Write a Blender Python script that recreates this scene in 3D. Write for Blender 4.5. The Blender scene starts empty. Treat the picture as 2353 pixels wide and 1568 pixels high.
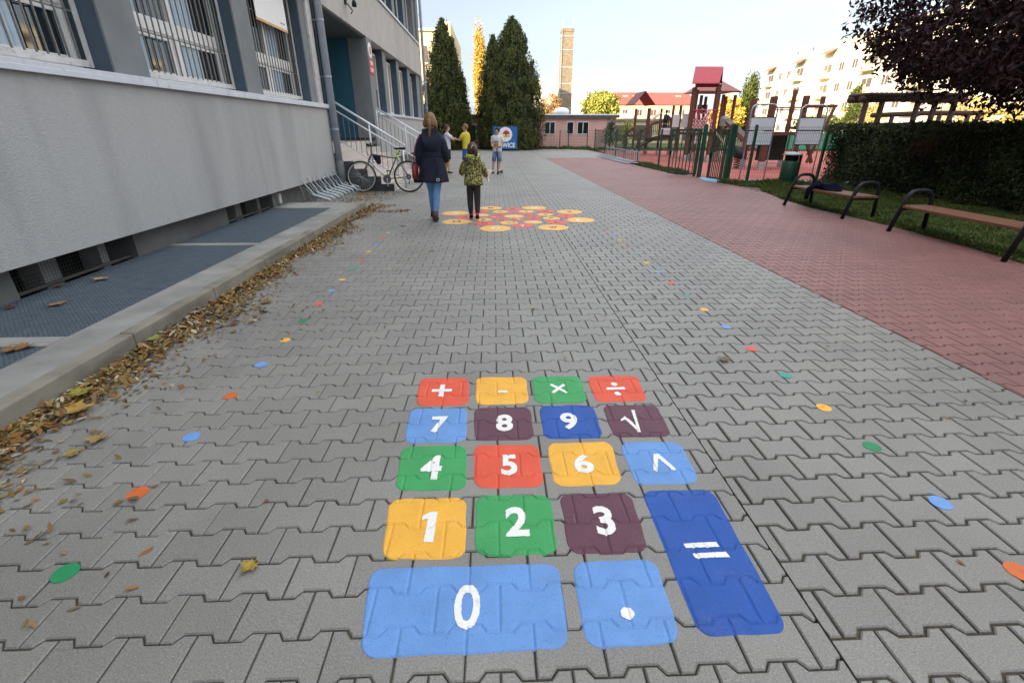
import bpy, bmesh, math, random
import numpy as np
from mathutils import Vector, Matrix
random.seed(7); RNG = np.random.default_rng(7)
R = math.radians
S = bpy.context.scene; COL = S.collection
PI = math.pi
# ---------------------------------------------------------------- camera
CH, CF = 1.373, 1086.0                         # eye height, focal length in pixels of a 2352-wide frame
PITCH = math.atan(488/CF); YAW = math.atan(43*math.cos(PITCH)/CF)
_cp, _sp, _ct, _st = math.cos(PITCH), math.sin(PITCH), math.cos(YAW), math.sin(YAW)
FW = Vector((_st*_cp, _ct*_cp, -_sp)); RT = Vector((_ct, -_st, 0)); UP = Vector((_st*_sp, _ct*_sp, _cp))
cam = bpy.data.cameras.new('camera'); co = bpy.data.objects.new('camera', cam); COL.objects.link(co)
cam.sensor_width = 36; cam.lens = CF/2352*36; cam.clip_start = .05; cam.clip_end = 3000
m = Matrix.Identity(4)
for i in range(3):
    m[i][0], m[i][1], m[i][2] = RT[i], UP[i], -FW[i]
m[0][3], m[1][3], m[2][3] = 0, 0, CH
co.matrix_world = m; S.camera = co
# ---------------------------------------------------------------- sky, sun, exposure
w = bpy.data.worlds.new('World'); S.world = w; w.use_nodes = True
nt = w.node_tree; nt.nodes.clear()
SUN_EL, SUN_AZ = R(14.5), R(40)                # light travels towards (cos az, sin az)
out = nt.nodes.new('ShaderNodeOutputWorld'); bg = nt.nodes.new('ShaderNodeBackground')
sky = nt.nodes.new('ShaderNodeTexSky'); sky.sky_type = 'NISHITA'; sky.sun_disc = False
sky.sun_elevation = SUN_EL; sky.sun_rotation = R(230); sky.air_density = 1.0; sky.dust_density = 1.2; sky.ozone_density = 1.0
hs = nt.nodes.new('ShaderNodeHueSaturation'); hs.inputs['Saturation'].default_value = .26; hs.inputs['Value'].default_value = 1.0
tc = nt.nodes.new('ShaderNodeTexCoord'); mp = nt.nodes.new('ShaderNodeMapping'); mp.inputs['Scale'].default_value = (1, 1, 3.2)
nz = nt.nodes.new('ShaderNodeTexNoise'); nz.inputs['Scale'].default_value = 1.9; nz.inputs['Detail'].default_value = 5; nz.inputs['Roughness'].default_value = .55
cr = nt.nodes.new('ShaderNodeValToRGB'); cr.color_ramp.elements[0].position = .48; cr.color_ramp.elements[1].position = .70
mx = nt.nodes.new('ShaderNodeMixRGB'); mx.inputs[2].default_value = (4.0, 4.05, 4.1, 1)
mu = nt.nodes.new('ShaderNodeMath'); mu.operation = 'MULTIPLY'; mu.inputs[1].default_value = .55
L = nt.links.new
L(tc.outputs['Generated'], mp.inputs['Vector']); L(mp.outputs[0], nz.inputs['Vector']); L(nz.outputs[0], cr.inputs[0])
L(cr.outputs[0], mu.inputs[0]); L(mu.outputs[0], mx.inputs[0]); L(sky.outputs[0], hs.inputs['Color']); L(hs.outputs[0], mx.inputs[1])
sx = nt.nodes.new('ShaderNodeSeparateXYZ'); gr = nt.nodes.new('ShaderNodeMapRange'); gr.interpolation_type = 'SMOOTHSTEP'; gr.inputs[1].default_value = .24; gr.inputs[2].default_value = .80; gr.inputs[3].default_value = .44; gr.inputs[4].default_value = 2.25  # low sky dimmed, unseen overhead sky brightened to add light on the shaded yard
tint = nt.nodes.new('ShaderNodeVectorMath'); tint.operation = 'MULTIPLY'; tm = nt.nodes.new('ShaderNodeMixRGB'); tm.inputs[1].default_value = (.90, .985, 1.08, 1); tm.inputs[2].default_value = (1.035, 1.0, .95, 1); tz = nt.nodes.new('ShaderNodeMapRange'); tz.inputs[1].default_value = .3; tz.inputs[2].default_value = .6; L(tz.outputs[0], tm.inputs[0]); L(tm.outputs[0], tint.inputs[1]); sc_ = nt.nodes.new('ShaderNodeVectorMath'); sc_.operation = 'SCALE'
L(tc.outputs['Generated'], sx.inputs[0]); L(sx.outputs[2], gr.inputs[0]); L(sx.outputs[2], tz.inputs[0]); L(mx.outputs[0], tint.inputs[0]); L(tint.outputs[0], sc_.inputs[0]); L(gr.outputs[0], sc_.inputs['Scale'])
L(sc_.outputs[0], bg.inputs[0]); L(bg.outputs[0], out.inputs[0]); bg.inputs[1].default_value = .15
sd = bpy.data.lights.new('sun', 'SUN'); sd.energy = 4.6; sd.angle = R(.5); sd.color = (1, .80, .52)
so = bpy.data.objects.new('sun', sd); COL.objects.link(so)
so.rotation_euler = Vector((math.cos(SUN_EL)*math.cos(SUN_AZ), math.cos(SUN_EL)*math.sin(SUN_AZ), -math.sin(SUN_EL))).to_track_quat('-Z', 'Y').to_euler()
S.view_settings.view_transform = 'Standard'; S.view_settings.look = 'None'; S.view_settings.gamma = 1; S.view_settings.use_curve_mapping = False
S.view_settings.exposure = 1.72
try:
    S.cycles.max_bounces = 6; S.cycles.diffuse_bounces = 4; S.cycles.glossy_bounces = 3; S.cycles.transparent_max_bounces = 8
except Exception: pass
# ---------------------------------------------------------------- survey helpers (photo reading -> metres)
def ray(x, y): return FW + RT*((x-1176)/CF) + UP*(-(y-784)/CF)
def G(x, y, z=0.):
    r = ray(x, y); t = (z-CH)/r.z; return Vector((r.x*t, r.y*t, z))
def AY(x, y, Y):
    r = ray(x, y); t = Y/r.y; return Vector((r.x*t, Y, CH+r.z*t))
def AX(x, y, X):
    r = ray(x, y); t = X/r.x; return Vector((X, r.y*t, CH+r.z*t))
def crop(x0, y0, s): return lambda x, y: ((x0+s*x)/1.488, (y0+s*y)/1.488)
c3 = crop(1000, 350, .3189); c4 = crop(1500, 0, .34); c5 = crop(2000, 180, .3189); c6 = crop(2500, 200, .4253)
# ---------------------------------------------------------------- materials
def lin(c):
    return tuple((v/255/12.92 if v/255 <= .04045 else ((v/255+.055)/1.055)**2.4) for v in c)
def mat(name, rgb, rough=.8, var=.12, scale=6., bump=0., bscale=60., isl=0., metal=0., spec=.5, ramp=None, detail=4, stretch=None, stains=None, trans=0):
    """procedural principled: base colour broken up by noise, optional per-piece variation, fine bump"""
    M = bpy.data.materials.new(name); M.use_nodes = True; n = M.node_tree.nodes; l = M.node_tree.links.new
    b = n['Principled BSDF']; b.inputs['Roughness'].default_value = rough; b.inputs['Metallic'].default_value = metal
    b.inputs['Specular IOR Level'].default_value = spec
    if trans:
        b.inputs['Transmission Weight'].default_value = 0
    tcn = n.new('ShaderNodeTexCoord'); mpn = n.new('ShaderNodeMapping'); l(tcn.outputs['Object'], mpn.inputs[0])
    if stretch: mpn.inputs['Scale'].default_value = stretch
    col = None
    if ramp:
        g = n.new('ShaderNodeNewGeometry'); r = n.new('ShaderNodeValToRGB'); r.color_ramp.interpolation = 'LINEAR'
        while len(r.color_ramp.elements) < len(ramp): r.color_ramp.elements.new(.5)
        for i, c in enumerate(ramp):
            r.color_ramp.elements[i].position = i/(len(ramp)-1); r.color_ramp.elements[i].color = (*c, 1)
        l(g.outputs['Random Per Island'], r.inputs[0]); col = r.outputs[0]
    ns = n.new('ShaderNodeTexNoise'); ns.inputs['Scale'].default_value = scale; ns.inputs['Detail'].default_value = detail
    l(mpn.outputs[0], ns.inputs['Vector'])
    mr = n.new('ShaderNodeMapRange'); mr.inputs[1].default_value = .3; mr.inputs[2].default_value = .7
    mr.inputs[3].default_value = 1-var; mr.inputs[4].default_value = 1+var; l(ns.outputs[0], mr.inputs[0])
    val = mr.outputs[0]
    if isl:
        g = n.new('ShaderNodeNewGeometry'); m2 = n.new('ShaderNodeMapRange'); m2.inputs[3].default_value = 1-isl; m2.inputs[4].default_value = 1+isl
        l(g.outputs['Random Per Island'], m2.inputs[0]); mm = n.new('ShaderNodeMath'); mm.operation = 'MULTIPLY'
        l(val, mm.inputs[0]); l(m2.outputs[0], mm.inputs[1]); val = mm.outputs[0]
    if stains:
        sc, lo, hi, amt, st = stains
        m3 = n.new('ShaderNodeMapping'); m3.inputs['Scale'].default_value = st; l(tcn.outputs['Object'], m3.inputs[0])
        n3 = n.new('ShaderNodeTexNoise'); n3.inputs['Scale'].default_value = sc; n3.inputs['Detail'].default_value = 6; l(m3.outputs[0], n3.inputs['Vector'])
        r3 = n.new('ShaderNodeMapRange'); r3.inputs[1].default_value = lo; r3.inputs[2].default_value = hi; r3.inputs[3].default_value = 1; r3.inputs[4].default_value = 1-amt
        l(n3.outputs[0], r3.inputs[0]); mm = n.new('ShaderNodeMath'); mm.operation = 'MULTIPLY'; l(val, mm.inputs[0]); l(r3.outputs[0], mm.inputs[1]); val = mm.outputs[0]
    vm = n.new('ShaderNodeVectorMath'); vm.operation = 'SCALE'
    if col: l(col, vm.inputs[0])
    else: vm.inputs[0].default_value = rgb
    l(val, vm.inputs['Scale']); l(vm.outputs[0], b.inputs['Base Color'])
    if bump:
        nb = n.new('ShaderNodeTexNoise'); nb.inputs['Scale'].default_value = bscale; nb.inputs['Detail'].default_value = 5; l(mpn.outputs[0], nb.inputs['Vector'])
        bn = n.new('ShaderNodeBump'); bn.inputs['Strength'].default_value = bump; bn.inputs['Distance'].default_value = .01
        l(nb.outputs[0], bn.inputs['Height']); l(bn.outputs[0], b.inputs['Normal'])
    return M
MT = {}
def M(k, *a, **kw):
    if k not in MT: MT[k] = mat(k, *a, **kw)
    return MT[k]
def S8(r, g, b): return lin((r, g, b))
def concrete_paver(name, rgb):
    Mt = mat(name, rgb, rough=.52, var=.06, spec=.62, scale=2.2, bump=.25, bscale=350, isl=.07, stains=(.7, .42, .72, .20, (1, 1, 1)))
    n = Mt.node_tree.nodes; l = Mt.node_tree.links.new; b = n['Principled BSDF']
    src = b.inputs['Base Color'].links[0].from_socket
    tcn = [x for x in n if x.type == 'TEX_COORD'][0]
    v = n.new('ShaderNodeTexNoise'); v.inputs['Scale'].default_value = 190; v.inputs['Detail'].default_value = 2; l(tcn.outputs['Object'], v.inputs['Vector'])
    r = n.new('ShaderNodeMapRange'); r.inputs[1].default_value = .25; r.inputs[2].default_value = .75; r.inputs[3].default_value = .68; r.inputs[4].default_value = 1.32; l(v.outputs[0], r.inputs[0])
    v2 = n.new('ShaderNodeTexVoronoi'); v2.inputs['Scale'].default_value = 90; l(tcn.outputs['Object'], v2.inputs['Vector'])
    r2 = n.new('ShaderNodeMapRange'); r2.inputs[1].default_value = .08; r2.inputs[2].default_value = .15; r2.inputs[3].default_value = 1.7; r2.inputs[4].default_value = 1; l(v2.outputs['Distance'], r2.inputs[0])
    # dark spots (chewing gum, oil)
    v3 = n.new('ShaderNodeTexVoronoi'); v3.inputs['Scale'].default_value = 2.6; l(tcn.outputs['Object'], v3.inputs['Vector'])
    r4 = n.new('ShaderNodeMapRange'); r4.inputs[1].default_value = .035; r4.inputs[2].default_value = .05; r4.inputs[3].default_value = .62; r4.inputs[4].default_value = 1; l(v3.outputs['Distance'], r4.inputs[0])
    a = n.new('ShaderNodeMath'); a.operation = 'MULTIPLY'; l(r.outputs[0], a.inputs[0]); l(r2.outputs[0], a.inputs[1])
    a2 = n.new('ShaderNodeMath'); a2.operation = 'MULTIPLY'; l(a.outputs[0], a2.inputs[0]); l(r4.outputs[0], a2.inputs[1])
    s = n.new('ShaderNodeVectorMath'); s.operation = 'SCALE'; l(src, s.inputs[0]); l(a2.outputs[0], s.inputs['Scale']); l(s.outputs[0], b.inputs['Base Color'])
    return Mt
GLASS = mat('window_glass', (.012, .018, .024), rough=.04, var=.1, scale=.6); GLASS.node_tree.nodes['Principled BSDF'].inputs['IOR'].default_value = 1.9
# ---------------------------------------------------------------- mesh helpers
def link(name, me, mt=None, parent=None, smooth=False):
    o = bpy.data.objects.new(name, me); COL.objects.link(o)
    if mt:
        if isinstance(mt, (list, tuple)):
            for x in mt: me.materials.append(x)
        else: me.materials.append(mt)
    if smooth: me.polygons.foreach_set('use_smooth', [True]*len(me.polygons))
    if parent is not None:
        o.parent = parent; o.matrix_parent_inverse = parent.matrix_world.inverted() if False else Matrix.Translation(-parent.location) @ Matrix.Identity(4)
        if any(parent.rotation_euler) : o.matrix_parent_inverse = (Matrix.Translation(parent.location) @ parent.rotation_euler.to_matrix().to_4x4()).inverted()
    return o
def tag(o, label=None, cat=None, group=None, kind=None):
    if label: o['label'] = label
    if cat: o['category'] = cat
    if group: o['group'] = group
    if kind: o['kind'] = kind
    return o
def thing(name, label, cat, loc=(0, 0, 0), group=None):
    o = bpy.data.objects.new(name, None); COL.objects.link(o); o.location = loc; o.empty_display_size = .1
    return tag(o, label, cat, group)
class MB:
    def __init__(s): s.v = []; s.f = []; s.mi = []
    def add(s, vs, fs, mi=0):
        k = len(s.v); s.v += [tuple(p) for p in vs]; s.f += [tuple(i+k for i in f) for f in fs]; s.mi += [mi]*len(fs); return s
    def box(s, x0, x1, y0, y1, z0, z1, mi=0):
        return s.add([(x0,y0,z0),(x1,y0,z0),(x1,y1,z0),(x0,y1,z0),(x0,y0,z1),(x1,y0,z1),(x1,y1,z1),(x0,y1,z1)],
                     [(0,3,2,1),(4,5,6,7),(0,1,5,4),(1,2,6,5),(2,3,7,6),(3,0,4,7)], mi)
    def bar(s, a, b, w, h, up=(0, 0, 1), mi=0):
        a, b = Vector(a), Vector(b); d = (b-a).normalized(); u = Vector(up)
        if abs(d.dot(u)) > .97: u = Vector((0, 1, 0))
        sd_ = d.cross(u).normalized(); u = sd_.cross(d).normalized(); vs = []
        for p in (a, b):
            for i, j in ((-1,-1),(1,-1),(1,1),(-1,1)): vs.append(p+sd_*(i*w/2)+u*(j*h/2))
        return s.add(vs, [(0,1,2,3),(7,6,5,4),(0,4,5,1),(1,5,6,2),(2,6,7,3),(3,7,4,0)], mi)
    def tube(s, pts, r, n=8, mi=0, closed=False):
        pts = [Vector(p) for p in pts]; rs = r if isinstance(r, (list, tuple)) else [r]*len(pts); base = len(s.v); vs = []; fs = []
        m = len(pts); prev = None
        for i, p in enumerate(pts):
            if closed: d = pts[(i+1) % m]-pts[i-1]
            else: d = pts[min(i+1, m-1)]-pts[max(i-1, 0)]
            d = d.normalized()
            if prev is None:
                u = Vector((0, 0, 1)) if abs(d.z) < .9 else Vector((1, 0, 0))
                u = (u-d*u.dot(d)).normalized()
            else: u = (prev-d*prev.dot(d)).normalized()
            prev = u; q = d.cross(u)
            for k in range(n):
                a = 2*PI*k/n; vs.append(p+(u*math.cos(a)+q*math.sin(a))*rs[i])
        for i in range(m if closed else m-1):
            j = (i+1) % m
            for k in range(n): fs.append((i*n+k, i*n+(k+1) % n, j*n+(k+1) % n, j*n+k))
        if not closed: fs += [tuple(range(n-1, -1, -1)), tuple((m-1)*n+k for k in range(n))]
        return s.add(vs, fs, mi)
    def lathe(s, prof, c=(0, 0, 0), n=20, mi=0):
        vs = []; fs = []; m = len(prof)
        for r, z in prof:
            for k in range(n): a = 2*PI*k/n; vs.append((c[0]+r*math.cos(a), c[1]+r*math.sin(a), c[2]+z))
        for i in range(m-1):
            for k in range(n): fs.append((i*n+k, i*n+(k+1) % n, (i+1)*n+(k+1) % n, (i+1)*n+k))
        fs += [tuple(range(n-1, -1, -1)), tuple((m-1)*n+k for k in range(n))]
        return s.add(vs, fs, mi)
    def prism(s, poly, axis, t0, t1, mi=0):
        """poly: 2-D points; axis 'x','y','z' = extrusion axis"""
        def P(p, t): return {'x': (t, p[0], p[1]), 'y': (p[0], t, p[1]), 'z': (p[0], p[1], t)}[axis]
        n = len(poly); vs = [P(p, t0) for p in poly]+[P(p, t1) for p in poly]
        return s.add(vs, [tuple(range(n-1, -1, -1)), tuple(range(n, 2*n))]+[(i, (i+1) % n, n+(i+1) % n, n+i) for i in range(n)], mi)
    def loft(s, rings, mi=0, cap=True):
        n = len(rings[0]); vs = [p for r in rings for p in r]; fs = []
        for i in range(len(rings)-1):
            for k in range(n): fs.append((i*n+k, i*n+(k+1) % n, (i+1)*n+(k+1) % n, (i+1)*n+k))
        if cap: fs += [tuple(range(n-1, -1, -1)), tuple((len(rings)-1)*n+k for k in range(n))]
        return s.add(vs, fs, mi)
    def xf(s, fn): s.v = [tuple(fn(Vector(p))) for p in s.v]; return s
    def build(s, name, mt=None, parent=None, smooth=False, bevel=0, fix=True):
        me = bpy.data.meshes.new(name); me.from_pydata(s.v, [], s.f)
        if fix:
            bm = bmesh.new(); bm.from_mesh(me)
            bmesh.ops.recalc_face_normals(bm, faces=bm.faces); bm.to_mesh(me); bm.free()
        if isinstance(mt, (list, tuple)) and len(me.polygons) == len(s.mi): me.polygons.foreach_set('material_index', s.mi)
        o = link(name, me, mt, parent, smooth)
        if bevel:
            b = o.modifiers.new('Bevel', 'BEVEL'); b.width = bevel; b.segments = 2; b.limit_method = 'ANGLE'
        return o
def npmesh(name, V, sizes, idx, mt, parent=None, smooth=False):
    """fast mesh from arrays: V (n,3), sizes of faces, flat loop indices"""
    me = bpy.data.meshes.new(name); me.vertices.add(len(V)); me.vertices.foreach_set('co', np.ascontiguousarray(V, dtype=np.float32).ravel())
    sizes = np.asarray(sizes, dtype=np.int32); me.loops.add(int(sizes.sum())); me.loops.foreach_set('vertex_index', np.asarray(idx, dtype=np.int32).ravel())
    me.polygons.add(len(sizes)); st = np.concatenate(([0], np.cumsum(sizes)[:-1])).astype(np.int32)
    me.polygons.foreach_set('loop_start', st)
    try: me.polygons.foreach_set('loop_total', sizes)
    except Exception: pass
    me.polygons.foreach_set('use_smooth', np.full(len(sizes), bool(smooth)))
    me.update(calc_edges=True); me.validate()
    return link(name, me, mt, parent, smooth)
def ellipse(cx, cy, z, rx, ry, n=24, fold=0, ph=0, nf=7, tiltx=0, tilty=0):
    r = []
    for k in range(n):
        a = 2*PI*k/n; q = 1+fold*math.sin(nf*a+ph); x = rx*math.cos(a)*q; y = ry*math.sin(a)*q
        r.append((cx+x, cy+y, z+tiltx*x+tilty*y))
    return r
# ---------------------------------------------------------------- GROUND
PL, PR_, PA = .2, .1376, .0127       # block length, row pitch, half height of the zigzag
LEFTP, RIGHTP, REDP = (-.103, 2.875), (1.116, 1.170), (3.02, 1.09)
SEAM, REDX = .97, 2.9
def warp(x, y):
    t = np.clip((x-SEAM)/(REDX-SEAM), 0, 1); return x+t*(.085-.0145*y)
def pavers(name, x0, x1, y0, y1, ph, gap, mt, clipfn=None):
    hl = PL/2; t = PR_/2
    xs = [-hl, -.3*PL, -.2*PL, .2*PL, .3*PL, hl]; dy = [PA, PA, -PA, -PA, PA, PA]
    o = [(x, t+d) for x, d in zip(xs, dy)]; o = o+[(-x, -y) for x, y in o]
    o = o[::-1]                       # counter-clockwise
    P = np.array(o); n = len(P)
    e = np.roll(P, -1, 0)-P; e /= np.linalg.norm(e, axis=1)[:, None]; nr = np.stack([e[:, 1], -e[:, 0]], 1)
    pn = np.roll(nr, 1, 0); mi = nr+pn; mi /= (1+(nr*pn).sum(1))[:, None]
    sgn = 1 if ((P*nr).sum(1)).mean() > 0 else -1
    P = P-sgn*mi*gap/2; hl -= gap/2; In = P-sgn*mi*.004
    T = np.concatenate([np.c_[In, np.zeros(n)], np.c_[P, -.0045*np.ones(n)], np.c_[P, -.03*np.ones(n)]])
    tr = []; sz = []
    sz.append(n); tr += list(range(n))
    for a in (0, n):
        for k in range(n): k2 = (k+1) % n; tr += [a+k, a+n+k, a+n+k2, a+k2]; sz.append(4)
    r0 = math.floor((y0-ph[1])/PR_)-1; r1 = math.ceil((y1-ph[1])/PR_)+1; C = []
    for r in range(r0, r1):
        off = 0 if r % 2 else PL/2
        k0 = math.floor((x0-ph[0]-off)/PL)-1; k1 = math.ceil((x1-ph[0]-off)/PL)+1
        for k in range(k0, k1):
            C.append((ph[0]+off+(k+.5)*PL, ph[1]+(r+.5)*PR_))
    C = np.array(C); keep = (C[:, 0]+hl > x0+.012) & (C[:, 0]-hl < x1-.012) & (C[:, 1] > y0) & (C[:, 1] < y1)
    if clipfn is not None: keep &= clipfn(C[:, 0], C[:, 1])
    C = C[keep]; N = len(C)
    V = np.repeat(T[None], N, 0).copy()
    tl = RNG.normal(0, .0035, (N, 2)); j = RNG.normal(0, .0006, (N, 2)); zz = RNG.normal(0, .0005, N)
    V[:, :, 2] += V[:, :, 0]*tl[:, :1]+V[:, :, 1]*tl[:, 1:]+zz[:, None]
    V[:, :, 0] += (C[:, 0]+j[:, 0])[:, None]; V[:, :, 1] += (C[:, 1]+j[:, 1])[:, None]
    V[:, :, 0] = np.clip(V[:, :, 0], x0+gap/2, x1-gap/2)
    V[:, :, 0] = warp(V[:, :, 0], V[:, :, 1])
    idx = (np.array(tr)[None]+(np.arange(N)*len(T))[:, None])
    return npmesh(name, V.reshape(-1, 3), np.tile(sz, N), idx.ravel(), mt)
GREY = concrete_paver('grey_concrete_paver', S8(131, 129, 125)); REDM = concrete_paver('red_concrete_paver', S8(130, 88, 85))
JOINT = mat('joint_sand', S8(84, 78, 64), rough=.95, var=.45, scale=9, bump=.4, bscale=120)
EARTH = mat('earth', S8(74, 78, 48), rough=.95, var=.3, scale=.8)
def sheet(name, x0, x1, y0, y1, z, mt, t=None):
    b = MB()
    if t: b.box(x0, x1, y0, y1, z-t, z)
    else: b.add([(x0,y0,z),(x1,y0,z),(x1,y1,z),(x0,y1,z)], [(0,1,2,3)])
    return tag(b.build(name, mt, fix=False), kind='structure')
sheet('ground', -900, 900, -300, 1500, -.06, EARTH)
sheet('paving_bed', -3.95, 6.9, -2, 40, -.0115, JOINT)
tag(pavers('paving_grey_wide', -2.45, SEAM, -.4, 38.5, LEFTP, .0055, GREY), kind='structure')
tag(pavers('paving_grey_side', SEAM, REDX, -.2, 38.5, RIGHTP, .0085, GREY), kind='structure')
tag(pavers('paving_grey_entrance', -3.9, -2.45, 9.3, 38.5, LEFTP, .0055, GREY), kind='structure')
def redclip(x, y):
    return ((y < 5) & (x < 6.6)) | ((y >= 5) & (y < 27) & (x < 6.5))
tag(pavers('paving_red', REDX, 7.0, .3, 26.2, REDP, .0085, REDM, redclip), kind='structure')
tag(pavers('paving_grey_far', REDX, 7.0, 26.2, 38.5, RIGHTP, .0085, GREY), kind='structure')
ASPH = mat('plaza_asphalt', S8(160, 158, 152), rough=.9, var=.08, scale=3)
sheet('far_yard', -12, 7.2, 38.4, 46, -.008, ASPH, .05)
RUB = mat('rubber_surface', S8(172, 92, 84), rough=.95, var=.1, scale=1.5, bump=.3, bscale=200, stains=(.4, .45, .7, .16, (1, 1, 1)))
BLU = mat('blue_rubber', S8(118, 160, 190), rough=.95, var=.06, scale=3)
b = MB(); b.add([(6.3,13.9,-.002),(24,12.2,-.002),(24,33.5,-.002),(7.2,35.2,-.002),(6.6,24,-.002)], [(0,1,2,3,4)]); tag(b.build('playground_surface', RUB, fix=False), kind='structure')
b = MB(); b.add([(6.1,14.1,.003),(6.35,13.45,.003),(14,12.6,.003),(14,13.7,.003),(6.9,14.5,.003),(6.35,15.4,.003)], [(0,1,2,3,4,5)]); tag(b.build('blue_playground_edge', BLU, fix=False), kind='structure')
LAWN = mat('lawn_soil', S8(60, 72, 34), rough=.95, var=.35, scale=5, bump=.5, bscale=80)
def lawn(name, poly, z=.006):
    b = MB(); b.add([(x, y, z) for x, y in poly], [tuple(range(len(poly)))]); return tag(b.build(name, LAWN, fix=False), kind='structure')
VERGE = [(6.55,11.9),(6.15,10.3),(6.03,9.0),(6.12,8.0),(6.10,6.7),(6.0,5.6),(5.85,4.7),(5.75,3.0),(5.8,1),(16,1),(16,12.7),(9,12.9),(7.4,12.9),(6.9,12.6)]
lawn('verge', VERGE)
EDGE1 = [(5.85,21.4),(5.98,17.2),(6.0,16.4),(6.2,16.0),(6.45,16.4),(6.5,19),(6.4,21.5)]
EDGE2 = [(6.25,13.75),(6.5,12.9),(6.95,12.3),(8.9,12.6),(9.6,13.3),(6.6,13.85)]
lawn('fence_verge', EDGE1, .008); lawn('gate_verge', EDGE2, .010)
lawn('back_lawn', [(6.6,40),(6.9,35.6),(8,34.9),(24,33.0),(40,30),(60,60),(7,60)], .004)
lawn('side_lawn', [(24,0),(60,0),(60,30),(24,33)], .004)
lawn('far_lawn', [(2.2,38.2),(5.5,37.2),(6.9,35.4),(7.3,40),(2.2,40)], .012)
# ---------------------------------------------------------------- kerb, concrete band, grates
CONC = mat('weathered_concrete', S8(146, 145, 142), rough=.9, var=.12, scale=4, bump=.35, bscale=220, stains=(3, .42, .7, .3, (1, 1, 1)))
KERBM = mat('kerb_concrete', S8(138, 133, 121), rough=.9, var=.1, scale=5, bump=.35, bscale=240, stains=(2.6, .42, .66, .42, (1, 1, 2.5)))
b = MB(); y = -1.0
while y < 9.25:
    y2 = min(y+1.0, 9.3); b.box(-2.53, -2.43, y+.003, y2-.003, -.04, .128+random.uniform(-.002, .002)); y = y2
tag(b.build('kerb', KERBM, bevel=.012), kind='structure')
b = MB(); b.box(-2.86, -2.552, -1, 9.3, -.04, .108)
for y0, y1 in ((2.84, 2.99), (5.72, 5.84), (8.62, 9.3)): b.box(-3.88, -2.86, y0, y1, -.04, .112)
tag(b.build('concrete_surround', CONC), kind='structure')
GRT = mat('grate_steel', S8(96, 108, 118), rough=.55, var=.12, scale=12, metal=.15)
PIT = mat('pit_dark', (.012, .013, .014), rough=1)
for i, (y0, y1, lb) in enumerate(((-.9, 2.83, 'blue-grey steel grate nearest the camera, cut off by the left photo edge'), (3.0, 5.71, 'long blue-grey steel grate between the first and second concrete cross strips'), (5.85, 8.61, 'blue-grey steel grate ending just before the bike stand'))):
    b = MB(); x = -3.87
    while x < -2.87: b.box(x, x+.008, y0, y1, .082, .108); x += .034
    y = y0
    while y < y1-.01: b.box(-3.87, -2.866, y, y+.009, .085, .1065); y += .034
    b.box(-3.885, -2.862, y0, y1, -.0105, .03, 1)
    tag(b.build('window_well_grate', [GRT, PIT], fix=False), lb, 'grate', 'steel grates along the school wall')
# ---------------------------------------------------------------- painted keys
def groove(x, y, ph=LEFTP, d0=.0058, wd=.0032):
    """height of the painted skin over the block joints"""
    x = np.asarray(x, float); y = np.asarray(y, float); best = np.full(x.shape, 9.)
    r = np.floor((y-ph[1])/PR_)
    for dr in (0, 1):
        k = r+dr; off = np.where((k-1) % 2 == 1, 0, PL/2)           # cross joints of the row below joint k
        d = np.abs(((x-ph[0]-off+PL/2) % PL)-PL/2)
        zg = PA*np.clip((PL/4-d)/(.05*PL), -1, 1)
        best = np.minimum(best, np.abs(y-ph[1]-k*PR_-zg)*np.where((d > .2*PL) & (d < .3*PL), .62, 1))
    for dr in (-1, 0, 1):
        k = r+dr; off = np.where(k % 2 == 1, 0, PL/2)
        d = np.abs(((x-ph[0]-off+PL/2) % PL)-PL/2)
        inside = (y > ph[1]+k*PR_-PA) & (y < ph[1]+(k+1)*PR_+PA)
        best = np.minimum(best, np.where(inside, d, 9))
    return -d0*np.exp(-(best/wd)**2)
def paint(name, rgb):
    return mat(name, rgb, rough=.55, var=.09, scale=7, bump=.45, bscale=230, stains=(120, .60, .74, .30, (1, 1, 1)), spec=.4)
PCOL = dict(r=S8(222, 88, 62), y=S8(238, 178, 66), g=S8(62, 158, 92), l=S8(104, 150, 212), b=S8(34, 84, 168), p=S8(98, 60, 76), w=S8(232, 232, 228))
def wear(Mt, amount=.10):
    n = Mt.node_tree.nodes; l = Mt.node_tree.links.new; b = n['Principled BSDF']; src = b.inputs['Base Color'].links[0].from_socket; tcn = [x for x in n if x.type == 'TEX_COORD'][0]
    a = n.new('ShaderNodeTexNoise'); a.inputs['Scale'].default_value = 5; a.inputs['Detail'].default_value = 3; l(tcn.outputs['Object'], a.inputs['Vector'])
    c = n.new('ShaderNodeTexNoise'); c.inputs['Scale'].default_value = 150; c.inputs['Detail'].default_value = 4; l(tcn.outputs['Object'], c.inputs['Vector'])
    m_ = n.new('ShaderNodeMath'); m_.operation = 'MULTIPLY'; l(a.outputs[0], m_.inputs[0]); l(c.outputs[0], m_.inputs[1])
    q = n.new('ShaderNodeMapRange'); q.inputs[1].default_value = .30; q.inputs[2].default_value = .40; q.inputs[4].default_value = amount; l(m_.outputs[0], q.inputs[0])
    x = n.new('ShaderNodeMixRGB'); x.inputs[2].default_value = (*S8(150, 146, 140), 1); l(q.outputs[0], x.inputs[0]); l(src, x.inputs[1]); l(x.outputs[0], b.inputs['Base Color']); return Mt
PM = {k: wear(paint('paint_'+n, PCOL[k])) for k, n in dict(r='red', y='yellow', g='green', l='light_blue', b='dark_blue', p='plum').items()}
PW = mat('white_marking_paint', PCOL['w'], rough=.6, var=.04, scale=20, bump=.25, bscale=200, stains=(18, .62, .75, .25, (1, 1, 1)))
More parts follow.
